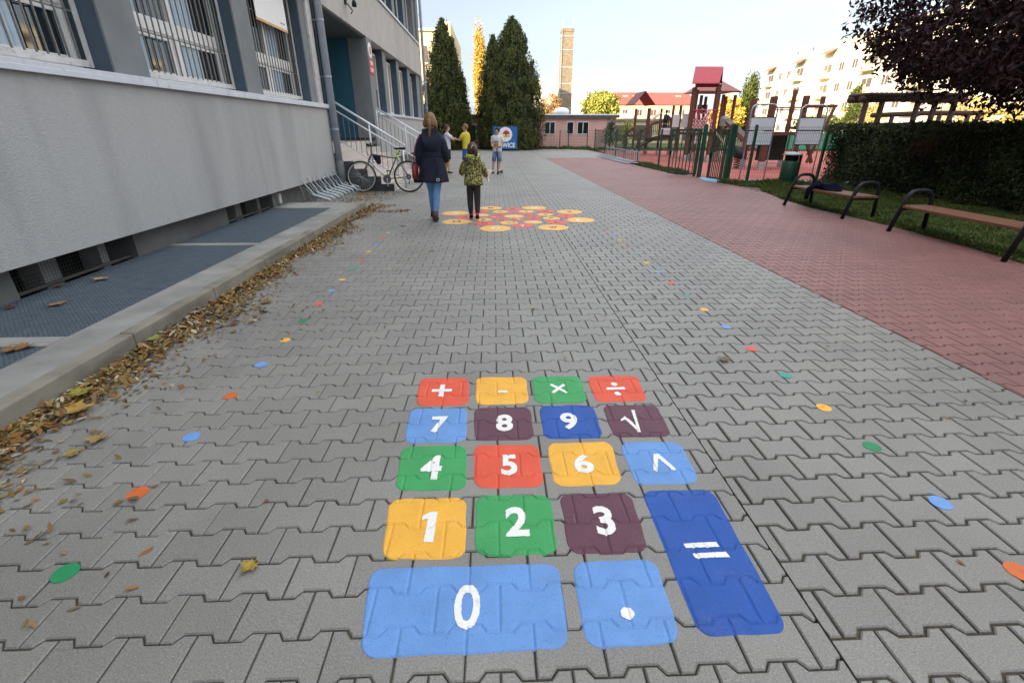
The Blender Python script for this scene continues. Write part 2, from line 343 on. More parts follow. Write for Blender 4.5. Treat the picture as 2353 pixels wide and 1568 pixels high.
GLYPH = {'+': [[(0,.38),(.38,.38),(.38,0),(.62,0),(.62,.38),(1,.38),(1,.6),(.62,.6),(.62,1),(.38,1),(.38,.6),(0,.6)]],
 '-': [[(0,0),(1,0),(1,1),(0,1)]], '=': [[(.12,0),(1,0),(.97,.34),(.10,.30)],[(0,.66),(.88,.68),(.86,1),(0,.97)]],
 'x': [[(0,.12),(.14,0),(.5,.34),(.86,0),(1,.14),(.64,.5),(1,.86),(.86,1),(.5,.66),(.14,1),(0,.86),(.36,.5)]],
 '^': [[(0,.05),(.16,0),(.45,.74),(.84,.02),(1,.06),(.56,1),(.34,1)]],
 'v': [[(.0,.56),(.03,.50),(.24,.56),(.62,.02),(.72,0),(.95,.98),(.78,1),(.66,.30),(.34,.68),(.26,.70)]],
 '1': [[(.35,0),(.95,0),(.95,1),(.45,1),(0,.86),(.03,.72),(.38,.78)]]}
def dotpoly(cx, cy, rx, ry, n=16): return [(cx+rx*math.cos(2*PI*k/n)*(1+.05*math.sin(3*k)), cy+ry*math.sin(2*PI*k/n)) for k in range(n)]
GLYPH['/'] = [[(0,.42),(1,.44),(1,.62),(0,.60)], dotpoly(.52,.86,.17,.14), dotpoly(.48,.14,.17,.14)]
GLYPH['.'] = [dotpoly(.5,.5,.5,.5)]
def glyph_mesh(ch, bold=.028):
    """flat triangulated glyph scaled to the unit square"""
    bm = bmesh.new()
    if ch in GLYPH:
        for poly in GLYPH[ch]: bm.faces.new([bm.verts.new((x, y, 0)) for x, y in poly])
    else:
        cu = bpy.data.curves.new('t', 'FONT'); cu.body = ch; cu.offset = bold; cu.resolution_u = 4
        to = bpy.data.objects.new('t', cu); COL.objects.link(to); bpy.context.view_layer.update()
        me = bpy.data.meshes.new_from_object(to.evaluated_get(bpy.context.evaluated_depsgraph_get())); bm.from_mesh(me)
        bpy.data.objects.remove(to); bpy.data.meshes.remove(me)
        xs = [v.co.x for v in bm.verts]; ys = [v.co.y for v in bm.verts]; x0, x1, y0, y1 = min(xs), max(xs), min(ys), max(ys)
        for v in bm.verts: v.co.x = (v.co.x-x0)/(x1-x0); v.co.y = (v.co.y-y0)/(y1-y0)
    bm.normal_update(); bmesh.ops.triangulate(bm, faces=bm.faces[:], ngon_method='EAR_CLIP')
    return bm
def place_glyph(ch, xa, xb, ya, yb, mt, parent, z=.0042, conform=True, rot=0, name='numeral', bold=.028, thick=.0009):
    bm = glyph_mesh(ch, bold); cx, cy = (xa+xb)/2, (ya+yb)/2
    for v in bm.verts:
        x = xa+(xb-xa)*v.co.x-cx; y = ya+(yb-ya)*v.co.y-cy
        v.co.x = cx+x*math.cos(rot)-y*math.sin(rot); v.co.y = cy+x*math.sin(rot)+y*math.cos(rot)
    if conform:
        for _ in range(7):
            es = [e for e in bm.edges if e.calc_length() > .007]
            if not es: break
            bmesh.ops.subdivide_edges(bm, edges=es, cuts=1); bmesh.ops.triangulate(bm, faces=[f for f in bm.faces if len(f.verts) > 3])
    xs = np.array([v.co.x for v in bm.verts]); ys = np.array([v.co.y for v in bm.verts])
    h = groove(xs, ys) if conform else np.zeros(len(xs))
    jit = RNG.normal(0, .0007, (len(xs), 2)) if conform else np.zeros((len(xs), 2))
    for i, v in enumerate(bm.verts):
        v.co.z = z+h[i]
        if v.is_boundary: v.co.x += jit[i, 0]; v.co.y += jit[i, 1]
    me = bpy.data.meshes.new(name); bm.to_mesh(me); bm.free(); me.update()
    if len(me.polygons) and me.polygons[0].normal.z < 0: me.flip_normals()
    return link(name, me, mt, parent, smooth=True)
KEYS = [('+','r',(965,869),(1077,867),(1077,930),(954,933),(992,884,1038,911),'red painted key with a white plus sign'),
 ('-','y',(1093,866),(1209,866),(1216,927),(1092,930),(1144,898,1165,902.5),'yellow painted key with a short white minus sign'),
 ('x','g',(1221,865),(1334,863),(1350,924),(1228,927),(1264,882,1302,904),'green painted key with a white multiplication cross'),
 ('/','r',(1347,864),(1463,862),(1489,922),(1368,924),(1393,879,1436,909),'red painted key with a white division sign'),
 ('7','l',(943,938),(1074,937),(1071,1016),(927,1018),(990,957,1027,994),'light blue painted key with a white 7'),
 ('8','p',(1088,937),(1218,934),(1228,1010),(1089,1013),(1139,953,1178,991),'plum painted key with a white 8'),
 ('9','b',(1237,932),(1363,930),(1387,1005),(1250,1010),(1288,949,1327,987),'dark blue painted key with a white 9'),
 ('v','p',(1381,931),(1508,929),(1545,1002),(1410,1005),(1427,942,1472,994),'plum painted key with a white square root sign'),
 ('4','g',(922,1025),(1073,1022),(1071,1126),(906,1128),(968,1045,1015,1100),'green painted key with a white 4'),
 ('5','r',(1088,1022),(1236,1020),(1251,1119),(1088,1122),(1151,1045,1188,1092),'red painted key with a white 5'),
 ('6','y',(1255,1018),(1403,1013),(1431,1113),(1273,1118),(1318,1043,1362,1087),'yellow painted key with a white 6'),
 ('^','l',(1421,1015),(1560,1014),(1611,1110),(1460,1114),(1492,1043,1546,1083),'light blue painted key with a white caret'),
 ('1','y',(895,1145),(1073,1142),(1070,1282),(875,1285),(966,1177,1002,1246),'yellow painted key with a white 1'),
 ('2','g',(1092,1137),(1266,1135),(1282,1273),(1089,1277),(1161,1165,1214,1233),'green painted key with a white 2'),
 ('3','p',(1283,1133),(1448,1131),(1493,1268),(1306,1274),(1366,1163,1410,1230),'plum painted key with a white 3'),
 ('=','b',(1472,1126),(1635,1123),(1817,1455),(1605,1462),(1577,1246,1667,1282),'long dark blue painted key with a white equals sign'),
 ('0','l',(850,1305),(1283,1292),(1310,1490),(824,1512),(1043,1343,1103,1446),'wide light blue painted key with a white 0'),
 ('.','l',(1311,1290),(1505,1282),(1568,1476),(1345,1490),(1425,1395,1457,1423),'light blue painted key with a white dot')]
def key_sheet(q, mt):
    q = [np.array(G(*p)[:2]) for p in q]          # TL TR BR BL
    W = max(np.linalg.norm(q[1]-q[0]), np.linalg.norm(q[2]-q[3])); H = max(np.linalg.norm(q[3]-q[0]), np.linalg.norm(q[2]-q[1]))
    rc = min(.052, .2*min(W, H)); st = .0042; nu, nv = max(8, int(W/st)), max(8, int(H/st))
    v = (np.arange(nv+1)/nv); yv = v*H; dd = np.minimum(yv, H-yv); ins = np.where(dd < rc, rc-np.sqrt(np.maximum(rc**2-(rc-dd)**2, 0)), 0)/W
    v = np.clip(v, .0, 1.); s1, s2 = RNG.uniform(0, 6, 2)
    l = ins+.0014/W*np.sin(v*11+s1); r = 1-ins+.0014/W*np.sin(v*13+s2)
    u = np.arange(nu+1)/nu; U = l[:, None]+(r-l)[:, None]*u[None]; V = np.repeat(v[:, None], nu+1, 1)
    V = V+.0011/H*np.sin(U*14+s2)
    P = (q[0][None, None]*((1-U)*(1-V))[..., None]+q[1][None, None]*(U*(1-V))[..., None]+q[2][None, None]*(U*V)[..., None]+q[3][None, None]*((1-U)*V)[..., None])
    X, Y = P[..., 0], P[..., 1]; Z = .0024+groove(X, Y)+.0004*np.sin(X*41)*np.sin(Y*37)
    edge = np.zeros_like(Z, bool); edge[0] = edge[-1] = True; edge[:, 0] = edge[:, -1] = True; Z = np.where(edge, Z-.0035, Z)
    A = np.arange((nv+1)*(nu+1)).reshape(nv+1, nu+1)
    F = np.stack([A[:-1, :-1], A[1:, :-1], A[1:, 1:], A[:-1, 1:]], -1).reshape(-1, 4)
    return npmesh('painted_key', np.stack([X, Y, Z], -1).reshape(-1, 3), np.full(len(F), 4), F.ravel(), mt, smooth=True)
for ch, c, tl, tr, br, bl, gb, lb in KEYS:
    k = key_sheet((tl, tr, br, bl), PM[c]); tag(k, lb+' on the paving', 'painted marking', 'painted calculator keys')
    ym = (gb[1]+gb[3])/2; xm = (gb[0]+gb[2])/2
    xa, xb = G(gb[0], ym).x, G(gb[2], ym).x; yt, yb = G(xm, gb[1]).y, G(xm, gb[3]).y
    place_glyph(ch, xa, xb, yb, yt, PW, k, name='symbol' if ch in '+-x/v^=.' else 'numeral', bold=.035 if ch != '0' else .015)
# painted dots
DC = dict(g=('green', S8(32, 132, 84)), o=('orange', S8(200, 100, 46)), l=('light_blue', PCOL['l']), y=('yellow', PCOL['y']), r=('red', PCOL['r']), t=('teal', S8(60, 146, 138)))
DM = {k: mat('dot_'+v[0], v[1], rough=.6, var=.08, scale=9, stains=(20, .55, .7, .3, (1, 1, 1))) for k, v in DC.items()}
def disc(x, y, r, z, n=28, wob=.02):
    s = random.uniform(0, 6); return [(x+r*math.cos(2*PI*k/n)*(1+wob*math.sin(3*2*PI*k/n+s)), y+r*math.sin(2*PI*k/n), z) for k in range(n)]
def disc_obj(name, x, y, r, z, mt, parent=None):
    b = MB(); top = disc(x, y, r, z); b.loft([[(p[0], p[1], z-.003) for p in top], top]); return b.build(name, mt, parent)
LD = 'golrlyt'  # palette order reference
left = [('g',150,1315),('o',317,1132),('l',440,1003),('o',530,909),('l',600,837),('y',655,781),('g',695,737),('r',732,698),('l',762,668),('y',786,642),('t',810,618),('r',829,597),('y',847,578)]
right = [('o',2340,1312),('l',2160,1154),('g',2002,1025),('y',1892,936),('t',1804,862),('r',1726,801),('l',1667,751),('y',1618,711),('t',1577,678),('r',1542,650),('l',1512,625),('y',1485,603),('t',1462,584)]
names = {k: v[0].replace('_', ' ') for k, v in DC.items()}
ordn = ['nearest', 'second', 'third', 'fourth', 'fifth', 'sixth', 'seventh', 'eighth', 'ninth', 'tenth', 'eleventh', 'twelfth', 'thirteenth', 'fourteenth', 'fifteenth', 'sixteenth', 'farthest']
for side, lst, far, xx in (('school kerb', left, 'lryt', -1.55), ('red paving', right, 'oylr', 1.69)):
    pts = [(c, G(x, y)) for c, x, y in lst]; yy = pts[-1][1].y
    for i, c in enumerate(far): pts.append((c, Vector((xx, yy+.39*(i+1), 0))))
    for i, (c, p) in enumerate(pts):
        o = disc_obj('painted_dot', p.x, p.y, .040-.0009*min(i, 9), .0022, DM[c])
        tag(o, f'small {names[c]} painted dot, {ordn[i]} of the row beside the {side}', 'painted dot', 'small painted dots beside the '+side)
# lettered circles
CIR = [(870,192,118,'y','E','k'),(1335,190,130,'y','G','w'),(1110,203,98,'r','K','k'),(490,247,142,'y','S','w'),(1715,233,138,'y','X','k'),(760,230,95,'r','B','k'),(972,232,86,'y','C','k'),(1252,230,86,'y','A','k'),(1460,226,100,'r','H','k'),(1115,247,68,'r','U','k'),(962,262,70,'r','M','k'),(1262,260,68,'r','P','k'),(770,268,88,'y','D','w'),(1455,262,88,'y','Z','k'),(1675,276,108,'r','T','k'),(590,290,105,'r','J','k'),(905,291,70,'r','O','w'),(1120,281,108,'y','M','w'),(1340,284,74,'r','R','k'),(790,316,90,'y','I','k'),(990,316,77,'r','N','k'),(1165,315,75,'r','G','w'),(1325,307,74,'r','E','k'),(1520,302,95,'y','F','k'),(1828,320,155,'y','L','w'),(505,338,158,'y','H','k'),(805,357,120,'r','N','k'),(1063,350,98,'y','A','k'),(1322,343,98,'y','O','w'),(1580,344,118,'r','L','k'),(920,410,168,'y','O','w'),(1210,382,123,'r','Y','w'),(1540,399,165,'y','W','k')]
CY = mat('circle_yellow', S8(232, 180, 96), rough=.6, var=.06, scale=8, stains=(14, .5, .7, .22, (1, 1, 1))); CRD = mat('circle_red', S8(214, 96, 88), rough=.6, var=.08, scale=8, stains=(14, .5, .7, .22, (1, 1, 1)))
CK = mat('letter_grey', S8(96, 84, 92), rough=.7)
rows = sorted(range(len(CIR)), key=lambda i: -CIR[i][1])
seen = {}
for n_, i in enumerate(rows):
    cx, cy, rx, c, ch, lc = CIR[i]; dx, dy = (1400+.3187*cx)/1.488, (650+.3187*cy)/1.488; p = G(dx, dy); p2 = G(dx+rx*.3187/1.488, dy); r = p2.x-p.x
    o = disc_obj('lettered_circle', p.x, p.y, r, .0022+.0001*(n_ % 3), CY if c == 'y' else CRD)
    size = 'large' if rx > 125 else ('medium' if rx > 92 else 'small')
    rr_ = 'nearest' if cy > 370 else ('second nearest' if cy > 330 else ('middle' if cy > 255 else ('second farthest' if cy > 215 else 'farthest')))
    lb = f'{size} {"yellow" if c=="y" else "red"} circle with {"white" if lc=="w" else "dark"} letter {ch}, {rr_} row of painted spiral'
    if rx*.3187 > 0:
        tag(o, lb, 'painted circle', 'lettered circles on the paving')
    place_glyph(ch, p.x-r*.26, p.x+r*.26, p.y-r*.3, p.y+r*.3, PW if lc == 'w' else CK, o, z=.0045, conform=False, name='letter', bold=.03)
# ================================================================ SCHOOL
STUC = mat('grey_stucco', S8(168, 168, 168), rough=.95, var=.045, scale=26, bump=.8, bscale=70, stains=(1.3, .42, .70, .19, (1, 1.8, .30)))
STUW = mat('warm_stucco', S8(176, 174, 171), rough=.95, var=.05, scale=3, bump=.6, bscale=95, stains=(1.1, .45, .72, .22, (1, 1.6, .12)))
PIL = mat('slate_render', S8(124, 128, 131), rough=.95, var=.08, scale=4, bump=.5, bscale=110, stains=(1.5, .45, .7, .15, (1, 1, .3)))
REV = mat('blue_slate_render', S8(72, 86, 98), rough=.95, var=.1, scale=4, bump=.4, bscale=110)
PLIN = mat('plinth_render', S8(112, 112, 110), rough=.95, var=.12, scale=3, bump=.5, bscale=80, stains=(1.4, .4, .7, .3, (1, 1, 1)))
PLID = mat('dark_plinth', S8(66, 70, 74), rough=.9, var=.12, scale=3)
SILL = mat('sill_metal', S8(196, 200, 210), rough=.45, var=.06, scale=7, stains=(9, .6, .75, .3, (1, 1, 1)))
WHT = mat('white_frame', S8(226, 226, 224), rough=.5, var=.05, scale=6)
BARD = mat('grille_bar', S8(112, 108, 104), rough=.6, var=.25, scale=40)
GFRM = mat('grille_frame', S8(196, 194, 192), rough=.55, var=.1, scale=9, stains=(14, .58, .7, .35, (1, 1, 1)))
TEAL = mat('teal_render', S8(38, 92, 112), rough=.8, var=.07, scale=2, bump=.2, bscale=80)
SOFF = mat('soffit', S8(62, 74, 80), rough=.95)
TILE = mat('stair_tile', S8(186, 178, 172), rough=.7, var=.05, scale=6, bump=.1, bscale=60)
STDK = mat('stair_side', S8(62, 66, 72), rough=.85, var=.1, scale=5)
YEL = mat('nosing_yellow', S8(196, 160, 92), rough=.7, var=.15, scale=20)
ZINC = mat('galvanised_pipe', S8(172, 180, 194), rough=.45, var=.07, scale=5, metal=.2)
STEEL = mat('brushed_steel', S8(222, 224, 230), rough=.3, var=.05, scale=20, metal=.25)
ROOFD = mat('roof_felt', S8(90, 90, 88), rough=.9)
XF, ZP = -3.70, -3.90
school = thing('school_building', 'long grey rendered school building with barred windows along the left side', 'building', (XF, 8, 0))
b = MB(); b.box(-18, -4.35, -50, 12.0, 0, 3.83); b.box(-18, -5.9, 12.0, 16.47, 1.05, 3.83); b.box(-18, -4.35, 16.58, 28.0, 0, 3.83); b.box(-18, -4.35, -50, 28.0, 3.83, 13.6)
b.build('core_wall', PIL, school)
b = MB(); b.box(-4.33, XF, -50, 11.93, .39, 1.81); b.box(-4.33, XF, 17.09, 28.08, .39, 1.81)
b.build('parapet_wall', STUC, school)
b = MB()
for z in (3.85, 7.35, 10.85): b.box(-4.33, XF, -50, 28.08, z, z+1.36)
b.build('spandrel_wall', STUW, school)
b = MB(); b.box(-18.2, -3.6, -50.2, 28.3, 13.6, 14.0); b.build('roof', ROOFD, school)
for z0, segs in ((1.812, ((-12, 11.95), (17.1, 28.1))), (5.212, ((-12, 28.1),)), (8.712, ((-12, 28.1),))):
    for a, c in segs:
        y = a
        while y < c:
            y2 = min(y+2.0, c); b = MB(); b.box(-3.99, XF+.045, y+.002, y2-.002, z0, z0+.012+.045); b.box(XF+.03, XF+.047, y+.002, y2-.002, z0-.028, z0+.02); b.build('sill', SILL, school, bevel=.004); y = y2
pass
# plinth with basement openings
OPB = [(.6, 2.2), (3.83, 5.25), (7.2, 8.75)]
b = MB(); yy = [-12]+[v for o_ in OPB for v in o_]+[11.95]
for a, c in zip(yy[::2], yy[1::2]): b.box(-4.33, ZP, a, c, -.05, .388)
b.box(-4.33, ZP, 17.1, 28.0, -.05, .388)
b.build('plinth', PLIN, school)
MESHM = mat('mesh_wire', S8(84, 82, 78), rough=.7)
for a, c in OPB:
    f = MB(); f.box(-4.30, -4.27, a+.002, c-.002, .03, .386)
    p_ = f.build('basement_window', PIT, school)
    f = MB(); y = a+.03
    f.box(-3.985, -3.965, a, c, .10, .125); f.box(-3.985, -3.965, a, c, .372, .386)
    while y < c: f.box(-3.977, -3.975, y, y+.002, .12, .372); y += .034
    z = .145
    while z < .37: f.box(-3.9745, -3.9725, a, c, z, z+.002); z += .034
    f.build('wire_mesh', MESHM, p_, fix=False)
    mid = (a+c)/2-.25
    for ya_, yb_ in ((mid-.09, mid+.09), (c-.38, c-.28), (a, a+.05)): f = MB(); f.box(-4.2, -4.0, ya_, yb_, .05, .38); f.build('post', CONC, p_)
REFL = mat('pale_painted_reflection', S8(168, 188, 204), rough=.25, var=.1, scale=3, stretch=(1, 9, .3))
def window(parent, y0, y1, z0, z1, x, cols=2, transom=None, fw=.07):
    f = MB(); f.box(x, x+.06, y0, y1, z0, z0+fw); f.box(x, x+.06, y0, y1, z1-fw, z1); f.box(x+.001, x+.061, y0, y0+fw, z0, z1); f.box(x+.001, x+.061, y1-fw, y1, z0, z1)
    for k in range(1, cols): ym = y0+(y1-y0)*k/cols; f.box(x+.002, x+.072, ym-.05, ym+.05, z0+fw, z1-fw)
    if transom: f.box(x+.003, x+.068, y0+fw, y1-fw, transom-.075, transom+.075)
    w_ = f.build('window', WHT, parent, bevel=.006)
    g = MB(); g.box(x+.018, x+.03, y0+.02, y1-.02, z0+.02, z1-.02); g.build('pane', GLASS, w_)
    if transom:
        for k in range(cols):
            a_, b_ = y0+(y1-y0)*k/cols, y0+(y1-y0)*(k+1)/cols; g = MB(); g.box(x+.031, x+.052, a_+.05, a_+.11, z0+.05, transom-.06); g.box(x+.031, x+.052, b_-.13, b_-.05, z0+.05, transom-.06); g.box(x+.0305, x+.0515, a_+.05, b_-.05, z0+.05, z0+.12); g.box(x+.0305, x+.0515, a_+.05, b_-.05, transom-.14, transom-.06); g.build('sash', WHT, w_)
            g = MB(); n_ = 14; yy0, yy1 = a_+.11, a_+.11+(b_-a_)*.40  # pale pleated strip stands in for sky reflected in the pane
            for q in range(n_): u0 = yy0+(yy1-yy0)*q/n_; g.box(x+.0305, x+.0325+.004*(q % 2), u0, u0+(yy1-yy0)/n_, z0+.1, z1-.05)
            g.build('painted_reflection', REFL, w_)
    return w_
def grille(parent, y0, y1, z0, z1, x):
    f = MB(); t = .06
    f.box(x, x+.012, y0, y1, z0, z0+t); f.box(x, x+.012, y0, y1, z1-t, z1); f.box(x+.001, x+.013, y0, y0+t, z0+.001, z1-.001); f.box(x+.001, x+.013, y1-t, y1, z0+.001, z1-.001)
    g = f.build('window_grille', GFRM, parent)
    f = MB(); y = y0+.11
    while y < y1-.06: f.bar((x+.004, y, z0+.01), (x+.004, y, z1-.01), .013, .013, (0, 1, 0)); y += .118
    for zz in (z0+.46, z0+1.25): f.box(x-.009, x-.003, y0, y1, zz, zz+.014)
    f.build('bar', BARD, g)
    for yy in (y0, y1):                                            # fixing lugs
        f = MB(); f.box(x-.03, x+.0, yy-.05 if yy == y0 else yy, yy if yy == y0 else yy+.05, z0+.62, z0+.68); f.build('lug', GFRM, g)
opA = [(6.145+2.843*j, 6.145+2.843*j+2.306) for j in (-5, -4, -3, -2, -1, 0, 1)]
edges = [-12.0]+[v for o_ in opA for v in o_]+[11.93]
for a, c in zip(edges[::2], edges[1::2]):
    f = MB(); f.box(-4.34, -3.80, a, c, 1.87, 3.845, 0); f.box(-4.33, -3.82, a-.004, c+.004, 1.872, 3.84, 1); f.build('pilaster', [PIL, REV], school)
f = MB(); f.box(-3.799, -3.755, 11.62, 11.9, 1.87, 3.845); f.build('corner_trim', GFRM, school)
for i, (a, c) in enumerate(opA):
    if i < 2: continue
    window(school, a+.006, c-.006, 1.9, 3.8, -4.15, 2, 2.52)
    grille(school, a+.02, c-.02, 1.925, 3.74, -3.99)
opB = [(17.09, 19.09), (19.65, 21.65), (22.2, 24.3), (24.94, 26.95)]
eb = [v for o_ in opB for v in o_]+[28.08]
for a, c in zip(eb[1::2], eb[2::2]):
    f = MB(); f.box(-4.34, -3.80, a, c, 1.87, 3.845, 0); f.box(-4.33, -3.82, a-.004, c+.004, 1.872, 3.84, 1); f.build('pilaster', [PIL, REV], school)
BLIND = mat('blind_strip', S8(150, 140, 128), rough=.8, var=.2, scale=9, stretch=(1, 14, .4))
for a, c in opB:
    w_ = window(school, a+.006, c-.006, 1.9, 3.7, -4.10, 3, None)
    f = MB(); f.box(-4.082, -4.064, a+.05, c-.05, 2.62 if a < 18 else 1.98, 3.64); f.build('blind', BLIND, w_)
for z0 in (5.27, 8.77):
    y = -12
    while y < 27:
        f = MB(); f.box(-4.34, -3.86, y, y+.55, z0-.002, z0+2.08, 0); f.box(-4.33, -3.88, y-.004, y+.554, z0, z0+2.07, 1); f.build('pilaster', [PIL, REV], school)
        if y+2.6 < 28: window(school, y+.56, y+2.62, z0, z0+2.06, -4.14, 2)
        y += 2.63
    f = MB(); f.box(-4.34, -3.84, 27.46, 28.08, z0-.003, z0+2.08); f.build('pilaster', PIL, school)
# entrance recess
f = MB(); f.box(-4.25, -3.70, 16.45, 17.088, -.05, 3.847); f.build('pier', PIL, school)
f = MB(); f.box(-8, -4.252, 16.47, 16.6, 1.12, 3.846); f.build('teal_wall', TEAL, school)
f = MB(); f.box(-8, -4.252, 16.462, 16.6, 1.03, 1.12); f.box(-4.25, -3.72, 16.44, 16.46, 1.03, 1.12); f.build('skirting', PLID, school)
f = MB(); f.box(-5.9, -3.78, 12.0, 16.46, 3.80, 3.848); f.build('soffit', SOFF, school)
f = MB(); f.box(-4.34, -3.86, 11.93, 12.0, 0.0, 3.84); f.build('end_wall', STUC, school)
# stairs
f = MB(); nst = 6; rz = .1717
for i in range(nst):
    f.box(-4.0, -2.41-.30*i, 12.02, 16.44, rz*i+(.0 if i else -.03), rz*(i+1))
f.box(-6.2, -3.999, 12.02, 16.44, -.03, rz*6-.001)
st_ = f.build('stairs', TILE, school, bevel=.006)
f = MB(); 
for i in range(nst): f.box(-2.41-.30*i-.075, -2.41-.30*i-.03, 12.2, 16.4, rz*(i+1)+.001, rz*(i+1)+.005)
f.build('nosing_strip', YEL, st_)
f = MB()
poly = [(-6.2, 0)]+[(-2.40, 0)]
for i in range(nst): poly += [(-2.40-.30*i, rz*(i+1)-.012), (-2.70-.30*i, rz*(i+1)-.012)]
poly = [(-5.0, -.03), (-2.402, -.03)]+poly[2:-1]+[(-5.0, rz*6-.012)]
f.prism(poly, 'y', 12.0, 12.019); f.build('side_string', STDK, st_)
def railing(Y, xa, za, xb, zb, xend):
    s_ = (zb-za)/(xb-xa); z = lambda x, o=0: za+s_*(x-xa)+o
    f = MB(); f.tube([(xa, Y, za), (xb, Y, zb)], .024, 8)
    r_ = f.build('railing', STEEL, school, smooth=True)
    f = MB(); f.tube([(xa, Y, z(xa, -.17)), (xend, Y, z(xend, -.17))], .016, 8); f.tube([(xa, Y, z(xa, -.80)), (xend, Y, z(xend, -.80))], .016, 8); f.build('rail', STEEL, r_, smooth=True)
    f = MB(); x = xa+.06
    while x < xend: f.tube([(x, Y, z(x, -.80)), (x, Y, z(x, -.17))], .007, 6); x += .115
    f.build('baluster', BARD, r_)
    for px in (xa+.02, (xa+xend)/2, xend-.02): f = MB(); f.tube([(px, Y, max(0.0, z(px, -.99))), (px, Y, z(px, 0))], .021, 8); f.build('post', STEEL, r_, smooth=True)
railing(12.12, -3.62, 1.94, -2.08, 1.01, -2.12)
pa, pb = AY(*crop(1050, 330, .2232)(1040, 170), 16.3), AY(*crop(1050, 330, .2232)(1700, 560), 16.3)
railing(16.32, pa.x, pa.z, pa.x+1.75, pa.z+1.75*(pb.z-pa.z)/(pb.x-pa.x), pa.x+1.72)
# downpipes
def pipe(x, y, z0, z1, r=.078):
    f = MB(); f.tube([(x, y, z0+.62), (x, y, z1)], r, 18); p_ = f.build('downpipe', ZINC, school, smooth=True)
    f = MB(); f.tube([(x, y, z0), (x, y, z0+.70)], r+.012, 18); f.build('iron_shoe', mat('iron_shoe', S8(96, 104, 106), rough=.7, var=.15, scale=9), p_, smooth=True)
    z = z0+1.35
    while z < z1: f = MB(); f.tube([(x, y, z), (x, y, z+.028)], r+.006, 18); f.box(x-.2, x, y-.012, y+.012, z+.002, z+.022); f.build('clamp', ZINC, p_); z += 1.05
pipe(-3.615, 11.98, 0, 13.5); pipe(-3.60, 28.75, 0, 13.5, .07)
f = MB(); f.box(-4.3, -3.74, 28.08, 28.72, 0, 13.5); f.build('corner_pier', PIL, school)
f = MB(); f.bar((-3.9, 28.4, 3.62), (-3.5, 28.7, 3.62), .1, .07); f.bar((-3.9, 28.2, 3.4), (-3.6, 28.7, 3.56), .05, .05); f.build('overflow_spout', ZINC, school)
f = MB(); f.tube([(-3.705, 11.87, .35), (-3.705, 11.87, 6)], .012, 6); f.build('conduit', PLID, school)
f = MB(); f.box(-3.899, -3.862, 8.95, 9.05, .14, .31); f.build('junction_box', GFRM, school)
# signs and fittings on the school
RS = mat('sign_red', S8(196, 52, 62), rough=.4, var=.03); WS = mat('sign_white', S8(232, 232, 232), rough=.5, var=.03)
t = thing('name_sign', 'red enamel sign with white lines of writing on the entrance pier', 'sign', (-3.69, 16.76, 3.1))
f = MB(); f.box(-3.698, -3.68, 16.5, 17.02, 2.9, 3.28); f.build('panel', RS, t, bevel=.004)
f = MB()
for z, a, c in ((3.2, 16.55, 16.97), (3.15, 16.62, 16.9), (3.02, 16.56, 16.96), (2.965, 16.64, 16.88)): f.box(-3.679, -3.677, a, c, z, z+.03)
f.build('lettering', WS, t)
t = thing('emblem_plaque', 'white oval emblem plaque above the red sign on the entrance pier', 'plaque', (-3.69, 16.73, 3.53))
f = MB(); f.loft([[(-3.699, 16.73+.15*math.cos(a)*k_, 3.53+.2*math.sin(a)*k_) for a in [2*PI*i/24 for i in range(24)]] for k_ in (1, 1)]) if False else None
def ov(x, ky): return [(x, 16.75+.20*ky*math.cos(2*PI*i/24), 3.52+.205*ky*math.sin(2*PI*i/24)) for i in range(24)]
f.loft([ov(-3.699, 1), ov(-3.684, 1), ov(-3.680, .92)]); f.build('plaque', WS, t)
f = MB(); f.loft([ov(-3.6795, .55), ov(-3.677, .5)]); f.build('shield', RS, t)
BLK = mat('black_metal', S8(20, 21, 23), rough=.6, var=.1, spec=.3)
t = thing('wall_lamp', 'black bracket spotlight on the grey wall above the school entrance', 'lamp', (-3.70, 14.55, 4.3))
f = MB(); f.box(-3.699, -3.66, 14.47, 14.61, 4.24, 4.46); f.build('bracket', BLK, t, bevel=.01)
f = MB(); f.tube([(-3.66, 14.54, 4.38), (-3.52, 14.5, 4.40), (-3.46, 14.5, 4.30)], .016); f.build('arm', BLK, t)
f = MB(); f.lathe([(.03, 0), (.055, -.05), (.06, -.13), (.05, -.14)], (-3.46, 14.5, 4.32), 14); f.build('lamp_head', BLK, t, smooth=True)
f = MB(); f.tube([(-3.65, 14.58, 4.26), (-3.55, 14.62, 4.12), (-3.6, 14.66, 4.06)], .014); f.build('cable', BLK, t)
t = thing('notice_board', 'white notice panel with an orange lower edge hung on the window bars', 'notice', (-3.95, 10.2, 3.2))
f = MB(); f.box(-3.945, -3.935, 9.60, 10.92, 3.05, 3.735); f.build('panel', WS, t)
f = MB(); f.box(-3.9345, -3.932, 9.60, 10.92, 3.05, 3.09); f.build('edge_strip', mat('orange_strip', S8(220, 160, 90), rough=.5), t)
f = MB()
for z, a, c in ((3.62, 9.9, 10.7), (3.55, 9.95, 10.6), (3.50, 10.05, 10.5)): f.box(-3.9345, -3.933, a, c, z, z+.012)
f.box(-3.9345, -3.933, 10.62, 10.82, 3.16, 3.185); f.build('lettering', mat('sign_grey', S8(150, 152, 158), rough=.6), t)
